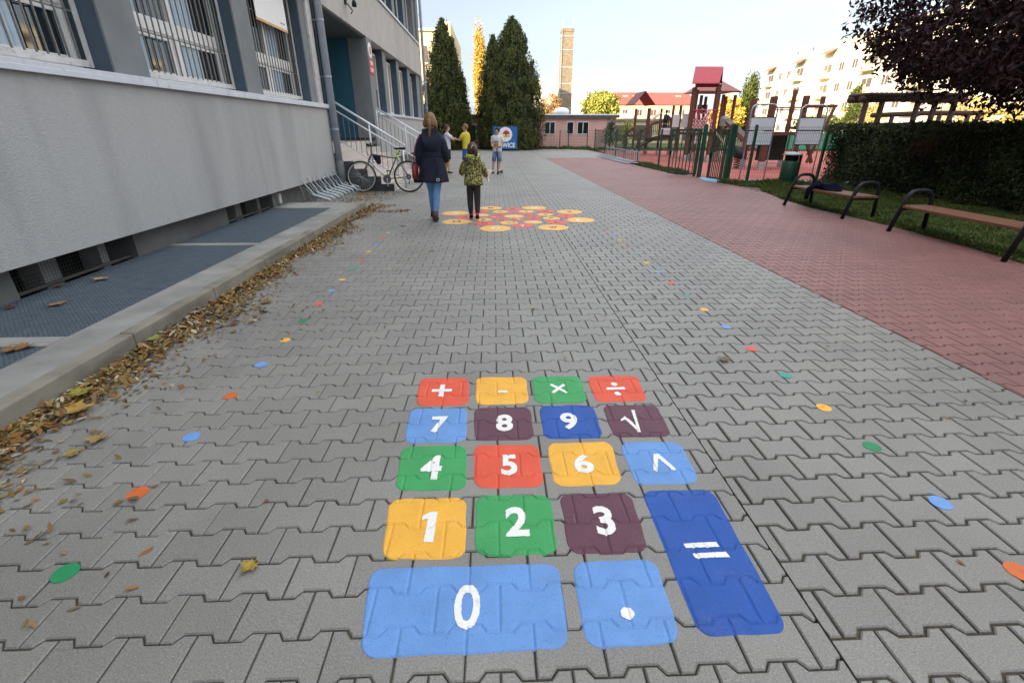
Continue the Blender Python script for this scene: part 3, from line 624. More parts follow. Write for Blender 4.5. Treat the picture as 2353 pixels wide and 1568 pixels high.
# ================================================================ BUILDINGS BEYOND
def lathe_off(): pass
PINK = mat('pink_render', S8(222, 176, 168), rough=.95, var=.05, scale=2, stains=(.8, .45, .7, .12, (1, 1, .4)))
FEL = mat('grey_fascia', S8(120, 124, 126), rough=.8)
pk = thing('pink_building', 'low pink rendered building with a flat grey roof behind the cypresses', 'building', (4, 39, 0))
f = MB(); f.box(-9, 9.25, 39, 47, -.05, 2.12); f.build('wall', PINK, pk)
f = MB(); f.box(-9.2, 9.45, 38.75, 47.2, 2.12, 2.36); f.build('roof', FEL, pk)
f = MB(); f.tube([(-9.2, 38.7, 2.3), (9.4, 38.7, 2.3)], .06, 8); f.tube([(8.85, 38.93, 2.2), (8.85, 38.93, 0)], .055, 8); f.build('gutter', ZINC, pk)
f = MB(); f.lathe([(.62, 0), (.62, .22), (.58, .36), (.4, .48), (.15, .52)], (5.35, 41, 2.36), 18); f.build('skylight', WS, pk, smooth=True)
DKG = mat('dark_window', (.012, .015, .017), rough=.15)
def fwindow(parent, x0, x1, z0, z1, y, cols=2, fm=WHT, fw=.06, gm=DKG):
    f = MB(); f.box(x0, x1, y-.05, y+.02, z0, z1); w_ = f.build('window', fm, parent); n = cols; wd = (x1-x0-fw)/n
    f = MB()
    for k in range(n): f.box(x0+fw+k*wd, x0+(k+1)*wd, y-.06, y-.045, z0+fw, z1-fw)
    f.build('pane', gm, w_); return w_
for x0, x1, n_ in ((3.85, 4.68, 2), (5.52, 6.08, 1), (6.32, 7.22, 2), (2.1, 2.9, 2)): fwindow(pk, x0, x1, .98, 1.87, 39, n_)
fwindow(pk, -1.95, -1.2, .45, 1.75, 39, 1, fw=.14)
f = MB(); f.box(-1.0, -.95, 38.9, 38.95, 0, 1.5); f.box(-1.0, .1, 38.9, 38.95, 1.5, 1.55); f.build('door_frame', BLK, pk)
for x in (3.1, 4.3): f = MB(); f.box(x, x+.55, 38.93, 39.01, 0, .14); f.build('basement_window', DKG, pk)
# chimney
BRK = mat('chimney_brick', S8(128, 116, 102), rough=.95, var=.2, scale=3, bump=.3, bscale=20, stains=(2.5, .4, .7, .3, (1, 1, 2.5)))
ch = thing('brick_chimney', 'tall square brick chimney rising behind the pink building', 'chimney', (11, 80, 0))
def sq(cx, cy, h, z): return [(cx-h, cy-h, z), (cx+h, cy-h, z), (cx+h, cy+h, z), (cx-h, cy+h, z)]
f = MB(); f.loft([sq(10.95, 80.8, .98, 0), sq(10.95, 80.8, .96, 6.3)]); f.build('base', BRK, ch)
f = MB(); f.loft([sq(10.95, 80.8, .90, 6.3), sq(10.95, 80.8, .84, 14.1)]); f.build('shaft', BRK, ch)
f = MB(); f.loft([sq(10.95, 80.8, .90, 14.1), sq(10.95, 80.8, .93, 14.5)]); f.build('cap', BRK, ch)
f = MB()
for z in (2, 4.2, 6.2, 7.5, 9.6, 11.8, 13.5): f = MB(); f.loft([sq(10.95, 80.8, 1.0 if z < 6.3 else .93, z), sq(10.95, 80.8, 1.0 if z < 6.3 else .93, z+.08)]); f.build('iron_band', ZINC, ch)
f = MB(); f.tube([(10.2, 80.1, 14.4), (10.2, 80.1, 15.9)], .03, 6); f.tube([(11.7, 80.1, 14.4), (11.7, 80.1, 15.9)], .03, 6); f.tube([(10.05, 79.7, 0), (10.1, 79.8, 14.4)], .03, 6); f.build('lightning_rod', ZINC, ch)
# far blocks
CRM = mat('cream_panel', S8(206, 190, 152), rough=.95, var=.05, scale=.5); WPN = mat('white_panel', S8(214, 206, 190), rough=.95, var=.05, scale=.5)
RRF = mat('red_roof', S8(132, 74, 68), rough=.85, var=.1, scale=1); WGL = mat('far_window', S8(92, 84, 78), rough=.3, var=.3, scale=.4)
bl = thing('white_block', 'tall pale block behind the left cypress, its end wall lit by low sun', 'building', (-6, 60, 0))
f = MB(); f.box(-22, -4.95, 60, 78, 0, 10.9); f.box(-5.6, -4.02-.4, 59.9, 78, 0, 11.75); f.build('wall', CRM, bl)
f = MB(); f.box(-22.1, -5.7, 59.7, 78, 10.9, 11.1); f.build('roof', WPN, bl)
for x0, x1, z0, z1 in ((-7.6, -6.9, 7.9, 9.6), (-9.4, -8.2, 7.9, 9.6), (-7.6, -6.9, 4.6, 6.3), (-9.4, -8.2, 4.6, 6.3)): fwindow(bl, x0, x1, z0, z1, 60, 1, gm=WGL)
f = MB(); f.box(-4.42, -4.40, 66, 66.5, 6, 9.5); f.build('stair_window', WGL, bl)
bl = thing('distant_white_block', 'far white block behind the brick chimney', 'building', (22, 180, 0))
f = MB(); f.box(14.0, 32, 180, 195, 0, 16.7); f.build('wall', WPN, bl)
for k in range(4):
    for q in range(6): f = MB(); f.box(15.5+q*2.8, 16.9+q*2.8, 179.9, 180.02, 3+k*3.2, 4.3+k*3.2); f.build('window', WPN, bl)
bl = thing('red_roofed_block', 'cream apartment row with a red tiled roof beyond the playground', 'building', (35, 110, 0))
f = MB(); f.box(22.5, 42.6, 110, 121, 0, 5.95); f.build('wall', CRM, bl)
f = MB(); f.prism([(109.6, 5.95), (115.5, 8.6), (121.4, 5.95)], 'x', 22.2, 42.9); f.build('roof', RRF, bl)
for x in (28, 30.2, 39.5): f = MB(); f.box(x, x+1.1, 113.5, 114.5, 6.8, 7.9); f.build('chimney', CRM, bl)
for k in range(3):
    for q in range(6):
        x = 24.2+q*3.05
        w_ = fwindow(bl, x, x+1.2, -.4+k*2.1, .95+k*2.1, 110, 2, gm=WGL) if k else None
        if q % 3 == 1 and k: f = MB(); f.box(x-.5, x+2.2, 109.0, 109.08, -.8+k*2.1, .1+k*2.1); f.box(x-.5, x+2.2, 109.0, 110, -.85+k*2.1, -.75+k*2.1); f.build('balcony', WPN, bl)
gb = thing('garage_row', 'low grey roofed sheds beyond the playground fence', 'shed', (18, 52, 0))
f = MB(); f.box(10.2, 21.6, 52, 58, 0, 2.1); f.build('wall', CRM, gb)
f = MB(); f.box(10, 21.8, 51.7, 58.2, 2.1, 2.3); f.build('roof', FEL, gb)
for x in (11.5, 14.2, 17, 19.4): f = MB(); f.box(x, x+1.9, 51.93, 52.02, .3, 1.7); f.build('window', WGL, gb)
# apartment block on the right: facade turned 6.9 degrees
AN = math.atan(.12)
def apt(name, label, px, py, length, H, ncol, seed, parapet=.25):
    """facade plane through (px,py) running towards the camera; local u along facade, v outward (towards -X)"""
    du = Vector((-math.sin(AN), -math.cos(AN), 0)); dv = Vector((-math.cos(AN), math.sin(AN), 0)); O = Vector((px, py, 0))
    F_ = lambda p: O+du*p.x+dv*p.y+Vector((0, 0, p.z))
    t = thing(name, label, 'building', (px, py, 0)); rnd = random.Random(seed)
    f = MB(); f.box(0, length, -11, 0, 0, H); f.xf(F_).build('wall', WPN, t)
    f = MB(); f.box(-.1, length+.1, -11.1, .1, H, H+parapet); f.xf(F_).build('roof', CRM, t)
    fl = int(H//2.8); u = 2.0
    for c in range(ncol):
        kind = c % 3
        for k in range(fl):
            z = .9+k*2.85
            if z+1.6 > H: break
            w_ = 1.5 if kind else 2.6
            f = MB(); f.box(u, u+w_, -.02, .03, z, z+1.35); q = f.xf(F_).build('window', WHT, t)
            f = MB(); f.box(u+.1, u+w_/2-.05, .03, .045, z+.1, z+1.25); f.box(u+w_/2+.05, u+w_-.1, .03, .045, z+.1, z+1.25); f.xf(F_).build('pane', WGL, q)
            if kind == 0 and k > 0:
                f = MB(); f.box(u-.2, u+w_+.5, .0, 1.1, z-.75, z-.62)
                y = u-.2
                while y < u+w_+.5: f.box(y, y+.12, 1.04, 1.08, z-.62, z+.28); y += .3
                f.box(u-.2, u+w_+.5, 1.03, 1.09, z+.26, z+.33); f.xf(F_).build('balcony', CRM, t)
        f = MB()
        if kind == 0: f.add([(u-.3,0,H-.6),(u+w_+.6,0,H-.6),(u+w_+.6,1.2,H-1.3),(u-.3,1.2,H-1.3),(u-.3,0,H-.66),(u+w_+.6,0,H-.66),(u+w_+.6,1.2,H-1.36),(u-.3,1.2,H-1.36)], [(0,1,2,3),(7,6,5,4),(0,4,5,1),(1,5,6,2),(2,6,7,3),(3,7,4,0)]); f.xf(F_).build('awning', mat('awning', S8(120, 96, 70), rough=.8), t)
        u += w_+2.1
    for k in (length*.35, length*.7): f = MB(); f.tube([F_(Vector((k, -3, H))), F_(Vector((k, -3, H+1.6)))], .04, 5); f.bar(F_(Vector((k-.5, -3, H+1.3))), F_(Vector((k+.5, -3, H+1.3))), .04, .04); f.build('aerial', BLK, t)
    f = MB(); f.lathe([(.45, 0), (.55, .3), (.3, .6)], F_(Vector((length*.4, -4, H+.2))), 10); f.build('roof_vent', WPN, t)
    return t
apt('apartment_block', 'sunlit white apartment block farther away, left of its taller neighbour', 53.9, 105, 16.3, 12.65, 4, 1)
apt('apartment_block', 'taller sunlit white apartment block behind the purple tree and hedge', 54.5, 89, 72, 13.5, 17, 2)
f = MB(); sg = []
for i in range(21): t_ = i/20; sg.append((20+75*t_, 60+40*t_, 24.5-4*t_-4*4*.6*t_*(1-t_)))
f.tube(sg, .025, 4); 
tag(f.build('overhead_wire', BLK), 'thin dark wire crossing the sky left of the purple tree', 'wire')
# ================================================================ FOLIAGE
def leaves(name, C, ln, wd, mt, parent=None, up=0.0, flat=0.0, out=None, curl=.25, rng=RNG):
    """leaf-sized faces: C centres (n,3); up = pull of the leaf axis towards +z, out = outward normals"""
    n = len(C); a = rng.normal(size=(n, 3)); a[:, 2] += up; a /= np.linalg.norm(a, axis=1)[:, None]
    q = rng.normal(size=(n, 3))
    if out is not None: q = q*.6+out
    if flat: q = q*(1-flat)+np.array([0, 0, 1.])*flat*2
    b_ = np.cross(a, q); b_ /= np.linalg.norm(b_, axis=1)[:, None]+1e-9; nn = np.cross(a, b_)
    l = ln*rng.uniform(.6, 1.35, n)[:, None]; w_ = wd*rng.uniform(.6, 1.3, n)[:, None]
    V = np.stack([C-a*l/2, C+b_*w_/2+nn*curl*w_, C+a*l/2, C-b_*w_/2+nn*curl*w_], 1)
    F = (np.array([0, 1, 2, 0, 2, 3])[None]+(np.arange(n)*4)[:, None])
    return npmesh(name, V.reshape(-1, 3), np.full(2*n, 3), F.ravel(), mt, parent)
def leafmat(name, cols, rough=.6): return mat(name, cols[0], rough=rough, var=.25, scale=1.2, ramp=cols, spec=.3)
def clump_points(cent, rad, per, rng=RNG, squash=1.0):
    n = len(cent); P = rng.normal(size=(n, per, 3)); P /= np.linalg.norm(P, axis=2)[..., None]; P *= rng.uniform(.25, 1, (n, per, 1))**.6
    P[..., 2] *= squash; return (cent[:, None]+P*np.asarray(rad).reshape(-1, 1, 1)).reshape(-1, 3)
BARK = mat('bark', S8(84, 72, 62), rough=.95, var=.3, scale=9, bump=.6, bscale=40, stretch=(1, 1, .25))
BARKD = mat('dark_bark', S8(48, 42, 38), rough=.95, var=.25, scale=9)
def cypress(label, x, y, H, Rm, seed, K=520, per=46, low=.0):
    rng = np.random.default_rng(seed); t = thing('cypress_tree', label, 'tree', (x, y, 0), 'dark cypresses before the pink building')
    prof = lambda s: np.interp(s, [0, .06, .2, .38, .55, .72, .86, .95, 1], [.72, .88, 1, .97, .80, .58, .36, .18, .03])
    s_ = rng.uniform(0, 1, K)**1.15; an = rng.uniform(0, 2*PI, K); rr = Rm*prof(s_)*rng.uniform(.78, 1.12, K)
    C = np.stack([x+rr*np.cos(an), y+rr*np.sin(an), low+s_*(H-low-.1)], 1)
    P = clump_points(C, rng.uniform(.14, .46, K)*np.interp(s_, [0, .8, 1], [1, .8, .45]), per, rng, 1.5)
    k2 = K//9; s2 = rng.uniform(.08, .93, k2); a2 = rng.uniform(0, 2*PI, k2); r2 = Rm*prof(s2)*rng.uniform(1.0, 1.16, k2); q2 = rng.uniform(0, 1, (k2, 26)); wq = (1-q2)*.14
    sp = np.stack([x+(r2*np.cos(a2))[:, None]*(1-.10*q2)+rng.normal(0, 1, q2.shape)*wq, y+(r2*np.sin(a2))[:, None]*(1-.10*q2)+rng.normal(0, 1, q2.shape)*wq, low+(s2*(H-low-.2))[:, None]+q2*.62], 2).reshape(-1, 3); P = np.concatenate([P, sp])
    top = np.stack([x+rng.normal(0, .07, 260), y+rng.normal(0, .07, 260), H+rng.uniform(-.9, .12, 260)], 1)
    P = np.concatenate([P, top]); P[:, 2] = np.maximum(P[:, 2], .03)
    o = np.stack([P[:, 0]-x, P[:, 1]-y, np.zeros(len(P))], 1); o /= np.linalg.norm(o, axis=1)[:, None]+1e-6
    c = leaves('crown', P, .17, .062, CYPM, t, up=1.5, out=o*.8, rng=rng)
    f = MB(); rings = []
    for k in range(15):
        q = k/14*.97; r_ = Rm*float(prof(np.array(q)))*.80; rings.append([(x+r_*math.cos(a)*(1+.1*math.sin(a*5+k)), y+r_*math.sin(a)*(1+.1*math.cos(a*4+k)), .12+low+q*(H-low-.3)) for a in [2*PI*i/16 for i in range(16)]])
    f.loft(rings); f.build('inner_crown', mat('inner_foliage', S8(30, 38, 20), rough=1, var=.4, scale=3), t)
    f = MB(); f.tube([(x, y, 0), (x+.03, y, H*.5), (x, y, H*.9)], [.22, .12, .02], 8); f.build('trunk', BARK, t)
    return t
CYPM = leafmat('cypress_foliage', [S8(40, 56, 27), S8(66, 82, 34), S8(52, 68, 30), S8(94, 96, 42), S8(90, 76, 42)])
cypress('tallest broad dark cypress standing behind the blue banner', 1.36, 37.0, 8.0, 2.05, 11, 760, 50)
cypress('narrower dark cypress merging into the left side of the tallest one', .05, 37.6, 7.05, 1.15, 12, 330, 44)
cypress('dark cypress beside the far corner of the school', -3.25, 37.0, 7.85, 1.55, 13, 560, 48)
cypress('small dark cypress at the right foot of the one by the school', -2.1, 37.4, 3.6, .62, 14, 130, 40)
def broadleaf(name, label, x, y, H, Rx, Rz, zc, mt, seed, K=90, per=70, ln=.16, wd=.1, clr=.5, trunk=.12, squash=.9, Ry=None, group=None, core=False, cat='tree', bark=BARK, bias=0.):
    rng = np.random.default_rng(seed); t = thing(name, label, cat, (x, y, 0), group); Ry = Ry or Rx
    d = rng.normal(size=(K, 3)); d /= np.linalg.norm(d, axis=1)[:, None]; rad = rng.uniform(.35, 1, K)**.5
    C = np.stack([x+d[:, 0]*rad*Rx, y+d[:, 1]*rad*Ry, zc+d[:, 2]*rad*Rz], 1)
    P = clump_points(C, rng.uniform(.55, 1.2, K)*clr, per, rng, squash)
    leaves('crown', P, ln, wd, mt, t, rng=rng)
    f = MB(); f.tube([(x, y, 0), (x+.05*H*.2, y, zc-Rz*.5), (x, y, zc+Rz*.4)], [trunk, trunk*.7, trunk*.2], 8)
    for k in range(0, K, max(1, K//26)):
        p = C[k]; m_ = Vector((x, y, zc-Rz*.55+rng.uniform(0, Rz*.5))); f.tube([m_, (m_+Vector(p))/2+Vector((0, 0, .1*Rz)), Vector(p)], [trunk*.35, trunk*.22, trunk*.06], 5)
    f.build('trunk', bark, t)
    return t
YPOP = leafmat('yellow_poplar_leaf', [S8(190, 152, 60), S8(210, 176, 76), S8(172, 136, 54), S8(200, 180, 96)])
YGRN = leafmat('yellow_green_leaf', [S8(128, 136, 56), S8(164, 160, 70), S8(104, 118, 50), S8(180, 170, 88)])
ORNG = leafmat('orange_leaf', [S8(150, 116, 72), S8(172, 144, 96), S8(130, 100, 66)])
DGRN = leafmat('dark_poplar_leaf', [S8(58, 74, 34), S8(84, 96, 42), S8(44, 58, 28), S8(110, 112, 50)])
broadleaf('poplar_tree', 'tall slender bright yellow poplar between the two dark cypresses', -1.15, 50, 10.4, .42, 4.9, 5.4, YPOP, 21, 150, 60, .16, .11, .42, .16, 1.6, group='sunlit poplars')
broadleaf('poplar_tree', 'yellow bushy tree glimpsed between the school corner and the nearest cypress', -4.55, 42, 5.2, .5, 1.5, 3.6, YPOP, 22, 40, 50, .14, .1, .4, .1)
broadleaf('maple_tree', 'round sunlit yellow-green tree right of the brick chimney', 12.3, 60, 5.4, 2.0, 1.55, 3.6, YGRN, 23, 120, 70, .26, .18, .62, .2)
broadleaf('maple_tree', 'orange-leaved tree left of the brick chimney', 6.9, 62, 5.2, 1.2, 1.4, 3.6, ORNG, 24, 60, 46, .2, .14, .5, .14)
broadleaf('poplar_tree', 'slender dark green poplar right of the playground tower roofs', 29.4, 60, 7.3, .8, 3.4, 3.6, DGRN, 25, 130, 60, .24, .14, .55, .16, 1.5, group='sunlit poplars')
broadleaf('poplar_tree', 'slim dark poplar rising left of the log climbing frame', 35.0, 50, 5.3, .45, 2.1, 3.0, DGRN, 26, 70, 60, .2, .12, .42, .12, 1.5, group='sunlit poplars')
broadleaf('bush', 'golden yellow bush behind the playground towers', 27.2, 60, 5, 1.7, 2.1, 2.6, YPOP, 27, 90, 60, .26, .18, .65, .14, cat='bush', group='yellow and green bushes behind the playground')
broadleaf('bush', 'mid green bush behind the climbing tower', 33.2, 52, 2.5, 2.0, .8, 1.7, DGRN, 28, 70, 60, .22, .14, .55, .1, cat='bush', group='yellow and green bushes behind the playground')
broadleaf('bush', 'small green bush at the corner of the pink building', 10.1, 38.6, 1.9, .5, .8, 1.1, YGRN, 29, 26, 50, .12, .08, .3, .05, cat='bush', group='yellow and green bushes behind the playground')
PALY = leafmat('pale_yellow_leaf', [S8(206, 178, 110), S8(188, 160, 90), S8(160, 150, 84)])
for k, (x, y, lb) in enumerate(((41.5, 45, 'pale yellow bushy tree behind the log climbing frame'), (46.5, 43, 'thin half-bare tree behind the right end of the hedge'), (37.5, 52, 'pale tree behind the left end of the log climbing frame'))):
    broadleaf('autumn_tree', lb, x, y, 4, 2.4, 1.7, 2.2, PALY, 30+k, 60, 30, .26, .16, .7, .12, group='autumn trees in front of the apartments')
# small pine in the fenced lawn
rng = np.random.default_rng(40); PINM = leafmat('pine_needle', [S8(40, 62, 40), S8(62, 86, 52), S8(34, 50, 34)])
t = thing('pine_tree', 'small loose pine on the lawn by the pink building', 'tree', (8.35, 36.6, 0))
pp = []; f = MB(); f.tube([(8.35, 36.6, 0), (8.37, 36.6, 1.9)], [.06, .015], 6)
for k in range(46):
    z = .25+1.45*k/46; a = k*2.4; L_ = .78*(1-z/2.2)+.08; e = Vector((8.35+L_*math.cos(a), 36.6+L_*math.sin(a), z+.28*L_+.1)); f.tube([(8.35, 36.6, z), e], [.015, .006], 4)
    for q in range(26): u = rng.uniform(.2, 1); c = Vector((8.35, 36.6, z)).lerp(e, u); pp.append((c.x+rng.normal(0, .05), c.y+rng.normal(0, .05), c.z+rng.normal(0, .05)))
f.build('trunk', BARKD, t); leaves('crown', np.array(pp), .16, .035, PINM, t, up=.8, rng=rng)
# hedge
rng = np.random.default_rng(50)
HX0, HX1, HY0, HY1, HH = 9.08, 10.7, -3.0, 13.6, 1.47
t = thing('hedge', 'long dark clipped hedge behind the two benches', 'hedge', (9.9, 5.3, 0))
n = 62000; u = rng.uniform(0, 1, n)
fr = rng.random(n); X = np.where(fr < .55, HX0+np.abs(rng.normal(0, .14, n))-.05, rng.uniform(HX0, HX1, n)); Y = HY0+u*(HY1-HY0)
Z = np.where(fr < .55, rng.uniform(.03, HH, n), HH-np.abs(rng.normal(0, .10, n))+.02)
endm = fr > .88; Y = np.where(endm, HY1-np.abs(rng.normal(0, .12, n)), Y); Z = np.where(endm, rng.uniform(.03, HH, n), Z)
bul = .13*np.sin(Y*1.9+Z*2.3)+.08*np.sin(Y*4.7-Z*5); X = X+np.where(fr < .55, bul, 0)+np.where(Z < .45, .16*(.45-Z), 0)*np.where(fr < .55, 1, 0)+rng.normal(0, .02, n); Z = Z+np.where(fr >= .55, .03*np.sin(Y*3)+.02*np.sin(Y*7+1), 0)
bare = (rng.random(n) < .45) & (Z < .62) & (Z > .2) & (np.sin(Y*2.3)+np.sin(Y*5.1+1) > .3)
P = np.stack([X, Y, Z], 1)[~bare]
HDG = leafmat('hedge_leaf', [S8(40, 54, 26), S8(60, 74, 34), S8(32, 42, 22), S8(84, 90, 44)])
leaves('foliage', P, .062, .036, HDG, t, rng=rng)
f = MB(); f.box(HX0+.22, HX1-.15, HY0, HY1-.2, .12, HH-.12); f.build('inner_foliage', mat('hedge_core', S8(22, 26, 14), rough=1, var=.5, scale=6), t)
n = 440; P2 = np.stack([rng.normal(9.02, .05, n//2), rng.normal(10.4, .2, n//2), rng.normal(1.02, .14, n//2)], 1)
leaves('red_leaves', P2, .06, .036, leafmat('hedge_red_leaf', [S8(78, 40, 26), S8(92, 50, 32)]), t, rng=rng)
f = MB()
for k in range(60): y = HY0+k*(HY1-HY0)/60; f.tube([(HX0+.3, y, 0), (HX0+.2+random.uniform(-.1, .1), y+random.uniform(-.2, .2), .7)], .012, 4)
f.build('stems', BARKD, t)
# purple plum tree: thick leaf clumps on spreading limbs
PUR = leafmat('purple_leaf', [S8(40, 18, 25), S8(56, 27, 34), S8(30, 15, 22), S8(70, 40, 45)], rough=.55)
rng = np.random.default_rng(60); tx, ty = 10.05, 8.6
t = thing('purple_plum_tree', 'big dark purple-leaved tree overhanging the hedge at the right', 'tree', (tx, ty, 0))
K = 640; an = rng.uniform(0, 2*PI, K); rad = rng.uniform(.02, 1, K)**.5; zz = rng.uniform(0, 1, K)
sh = np.where(zz > .3, np.sqrt(np.clip(1-((zz-.3)/.72)**2, 0, 1)), .80+.2*zz/.3)
C = np.stack([tx+np.cos(an)*rad*3.62*sh, ty+np.sin(an)*rad*3.4*sh, 1.72+zz*4.9+.25*(1-rad)*0+rng.normal(0, .08, K)+.42*rad*(zz < .12)], 1)
P = clump_points(C, rng.uniform(.34, .62, len(C)), 120, rng, .75); P = P[P[:, 2] > 1.52]
leaves('crown', P, .125, .062, PUR, t, up=-.55, rng=rng)
f = MB(); f.tube([(tx+.1, ty, 0), (tx, ty, 1.3), (tx, ty, 2.6), (tx, ty, 4.6)], [.17, .14, .12, .04], 10)
for k in range(0, len(C), 8):
    p = Vector(C[k]); m_ = Vector((tx, ty, 1.7+random.uniform(0, 1.8))); f.tube([m_, (m_+p)/2+Vector((0, 0, .25)), p], [.05, .03, .008], 5)
f.build('trunk', BARKD, t)
# grass
def inpoly(x, y, poly):
    r = np.zeros(len(x), bool); j = len(poly)-1
    for i in range(len(poly)):
        xi, yi = poly[i]; xj, yj = poly[j]; r ^= ((yi > y) != (yj > y)) & (x < (xj-xi)*(y-yi)/(yj-yi+1e-12)+xi); j = i
    return r
def grass(name, poly, n, h, box, seed, label=None):
    rng = np.random.default_rng(seed); x = rng.uniform(box[0], box[1], n); y = rng.uniform(box[2], box[3], n)
    k = inpoly(x, y, poly); x, y = x[k], y[k]; n = len(x); hh = h*rng.uniform(.4, 1.3, n)*(1+.5*np.sin(x*3.1+y*2.2)*np.sin(y*4.1-x)); a = rng.uniform(0, 2*PI, n); ln_ = rng.normal(0, .55, (n, 2))*hh[:, None]
    w_ = .0042*(1+y*.10)
    V = np.stack([np.c_[x-w_*np.cos(a), y-w_*np.sin(a), np.zeros(n)], np.c_[x+w_*np.cos(a), y+w_*np.sin(a), np.zeros(n)], np.c_[x+ln_[:, 0]*.4+w_*.6*np.cos(a), y+ln_[:, 1]*.4+w_*.6*np.sin(a), hh*.6], np.c_[x+ln_[:, 0], y+ln_[:, 1], hh]], 1)
    F = (np.array([0, 1, 2, 0, 2, 3])[None]+(np.arange(n)*4)[:, None])
    return tag(npmesh(name, V.reshape(-1, 3), np.full(2*n, 3), F.ravel(), GRS), label, kind='stuff')
GRS = leafmat('grass_blade', [S8(58, 78, 30), S8(84, 102, 42), S8(44, 62, 26), S8(112, 116, 60)], rough=.7)
grass('verge_grass', VERGE, 110000, .055, (5.7, 9.4, 3.2, 13), 71)
grass('fence_grass', EDGE1, 9000, .09, (5.8, 6.6, 16, 21.5), 72); grass('gate_grass', EDGE2, 12000, .10, (6.2, 9.7, 12.2, 13.9), 73)
grass('back_grass', [(6.7,38.6),(7,35.6),(8,34.9),(24,33.0),(26,38.6)], 26000, .10, (6.6, 26, 33, 38.7), 74)
grass('wall_grass', [(2.2,38.6),(2.4,38.2),(5.5,37.2),(6.9,35.4),(7.3,38.6)], 9000, .14, (2.2, 7.3, 35.3, 38.7), 75)
# ================================================================ LEAF LITTER
rng = np.random.default_rng(80)
LEAFM = leafmat('dry_leaf', [S8(110, 82, 40), S8(134, 110, 62), S8(82, 68, 36), S8(186, 176, 156), S8(100, 78, 38), S8(140, 94, 48), S8(76, 58, 36), S8(150, 128, 80), S8(92, 88, 40), S8(164, 118, 66), S8(104, 90, 46)], rough=.75)
n = 13500; y = .4+9.3*rng.uniform(0, 1, n)**1.15; wv = .15+.05*np.sin(y*2.1)+.05*np.sin(y*5.3+1)+.09*np.exp(-((y-1.5)/.8)**2)+.04*np.exp(-((y-3.2)/.6)**2)
x = -2.42+np.abs(rng.normal(0, 1, n))*wv*np.where(rng.random(n) < .04, 2.2, .78)
z = .002+rng.uniform(0, 1, n)*.030*np.exp(-((x+2.42)/.16)**2)
n2 = 900; x2 = rng.normal(-3.0, .42, n2); y2 = rng.normal(10.6, .5, n2); x3 = rng.uniform(-2.6, -1.55, 420); y3 = rng.normal(8.95, .07, 420)+.06*np.sin(x3*4); x4 = rng.uniform(-2.4, 2.8, 130); y4 = rng.uniform(.6, 12, 130)
x5 = rng.normal(-2.9, .35, 500); y5 = rng.uniform(11.2, 11.9, 500)
Cc = np.stack([np.concatenate([x, x2, x3, x4, x5]), np.concatenate([y, y2, y3, y4, y5]), np.concatenate([z, .006+.02*rng.random(n2), np.full(420, .002), np.full(130, .002), np.full(500, .002)])], 1)
Cc = Cc[~((Cc[:, 0] < -2.425) & (Cc[:, 1] < 9.35))]; Cc = Cc[~((Cc[:, 0] > -.7) & (Cc[:, 0] < 1.1) & (Cc[:, 1] < 2.7))]
def litter(name, C, mt, rng):
    n = len(C); l = rng.choice([.030, .044, .066], n, p=[.5, .45, .05])*rng.uniform(.75, 1.25, n); w_ = l*rng.uniform(.28, .48, n); a = rng.uniform(0, 2*PI, n); tl = rng.normal(0, .30, (n, 2)); cu = rng.normal(.25, .45, n)
    prof = [(-.5, 0), (-.2, .82), (.15, 1), (.5, 0), (.15, -1), (-.2, -.82)]; V = np.zeros((n, 6, 3))
    for i, (u, v) in enumerate(prof):
        x_ = u*l; y_ = v*w_*.5*(1+.25*rng.normal(size=n)); z_ = cu*(np.abs(v)*w_*.6+(u*u)*l*.7)+tl[:, 0]*x_+tl[:, 1]*y_
        V[:, i, 0] = C[:, 0]+x_*np.cos(a)-y_*np.sin(a); V[:, i, 1] = C[:, 1]+x_*np.sin(a)+y_*np.cos(a); V[:, i, 2] = z_
    V[:, :, 2] += (C[:, 2]-np.minimum(V[:, :, 2].min(1), 0))[:, None]
    F = np.array([0, 1, 5, 1, 2, 5, 2, 4, 5, 2, 3, 4])[None]+(np.arange(n)*6)[:, None]
    return npmesh(name, V.reshape(-1, 3), np.full(4*n, 3), F.ravel(), mt)
o = litter('fallen_leaves', Cc, LEAFM, rng); tag(o, kind='stuff')
def maple(x, y, z, s, rgb, label, rot=0, cur=.25, grp='large fallen maple leaves'):
    f = MB(); pts = [];  m_ = 5
    prof = [(0,-.25),(.16,-.3),(.42,-.42),(.36,-.18),(.72,-.12),(.58,.06),(.86,.42),(.52,.36),(.42,.46),(.28,.42),(.2,.72),(0,1.0)]
    full = prof+[(-px, py) for px, py in prof[-2:0:-1]]; rr = random.Random(int(abs(x*1000+y*77))); rx, ry = rr.uniform(-.5, .5), rr.uniform(-.5, .5)
    vs = [(0, .1, .02)]
    for px, py in full:
        px *= rr.uniform(.85, 1.1); py *= rr.uniform(.9, 1.05); zz = cur*(px*px+py*py)*rr.uniform(.3, 1.3)+abs(rx*px)+ry*py*.3+.12; vs.append((px, py, zz))
    k = len(full); ca, sa = math.cos(rot), math.sin(rot)
    V = [(x+s*(a*ca-b_*sa), y+s*(a*sa+b_*ca), z+max(.004, s*c*.5)) for a, b_, c in vs]
    f.add(V, [(0, i, i % k+1) for i in range(1, k+1)]); f.tube([V[0], (x+s*(.55*sa), y-s*.55*ca, z+.008)], .0018, 4)
    o = f.build('maple_leaf', mat('maple_leaf', rgb, rough=.7, var=.3, scale=40), fix=False); return tag(o, label, 'leaf', grp)
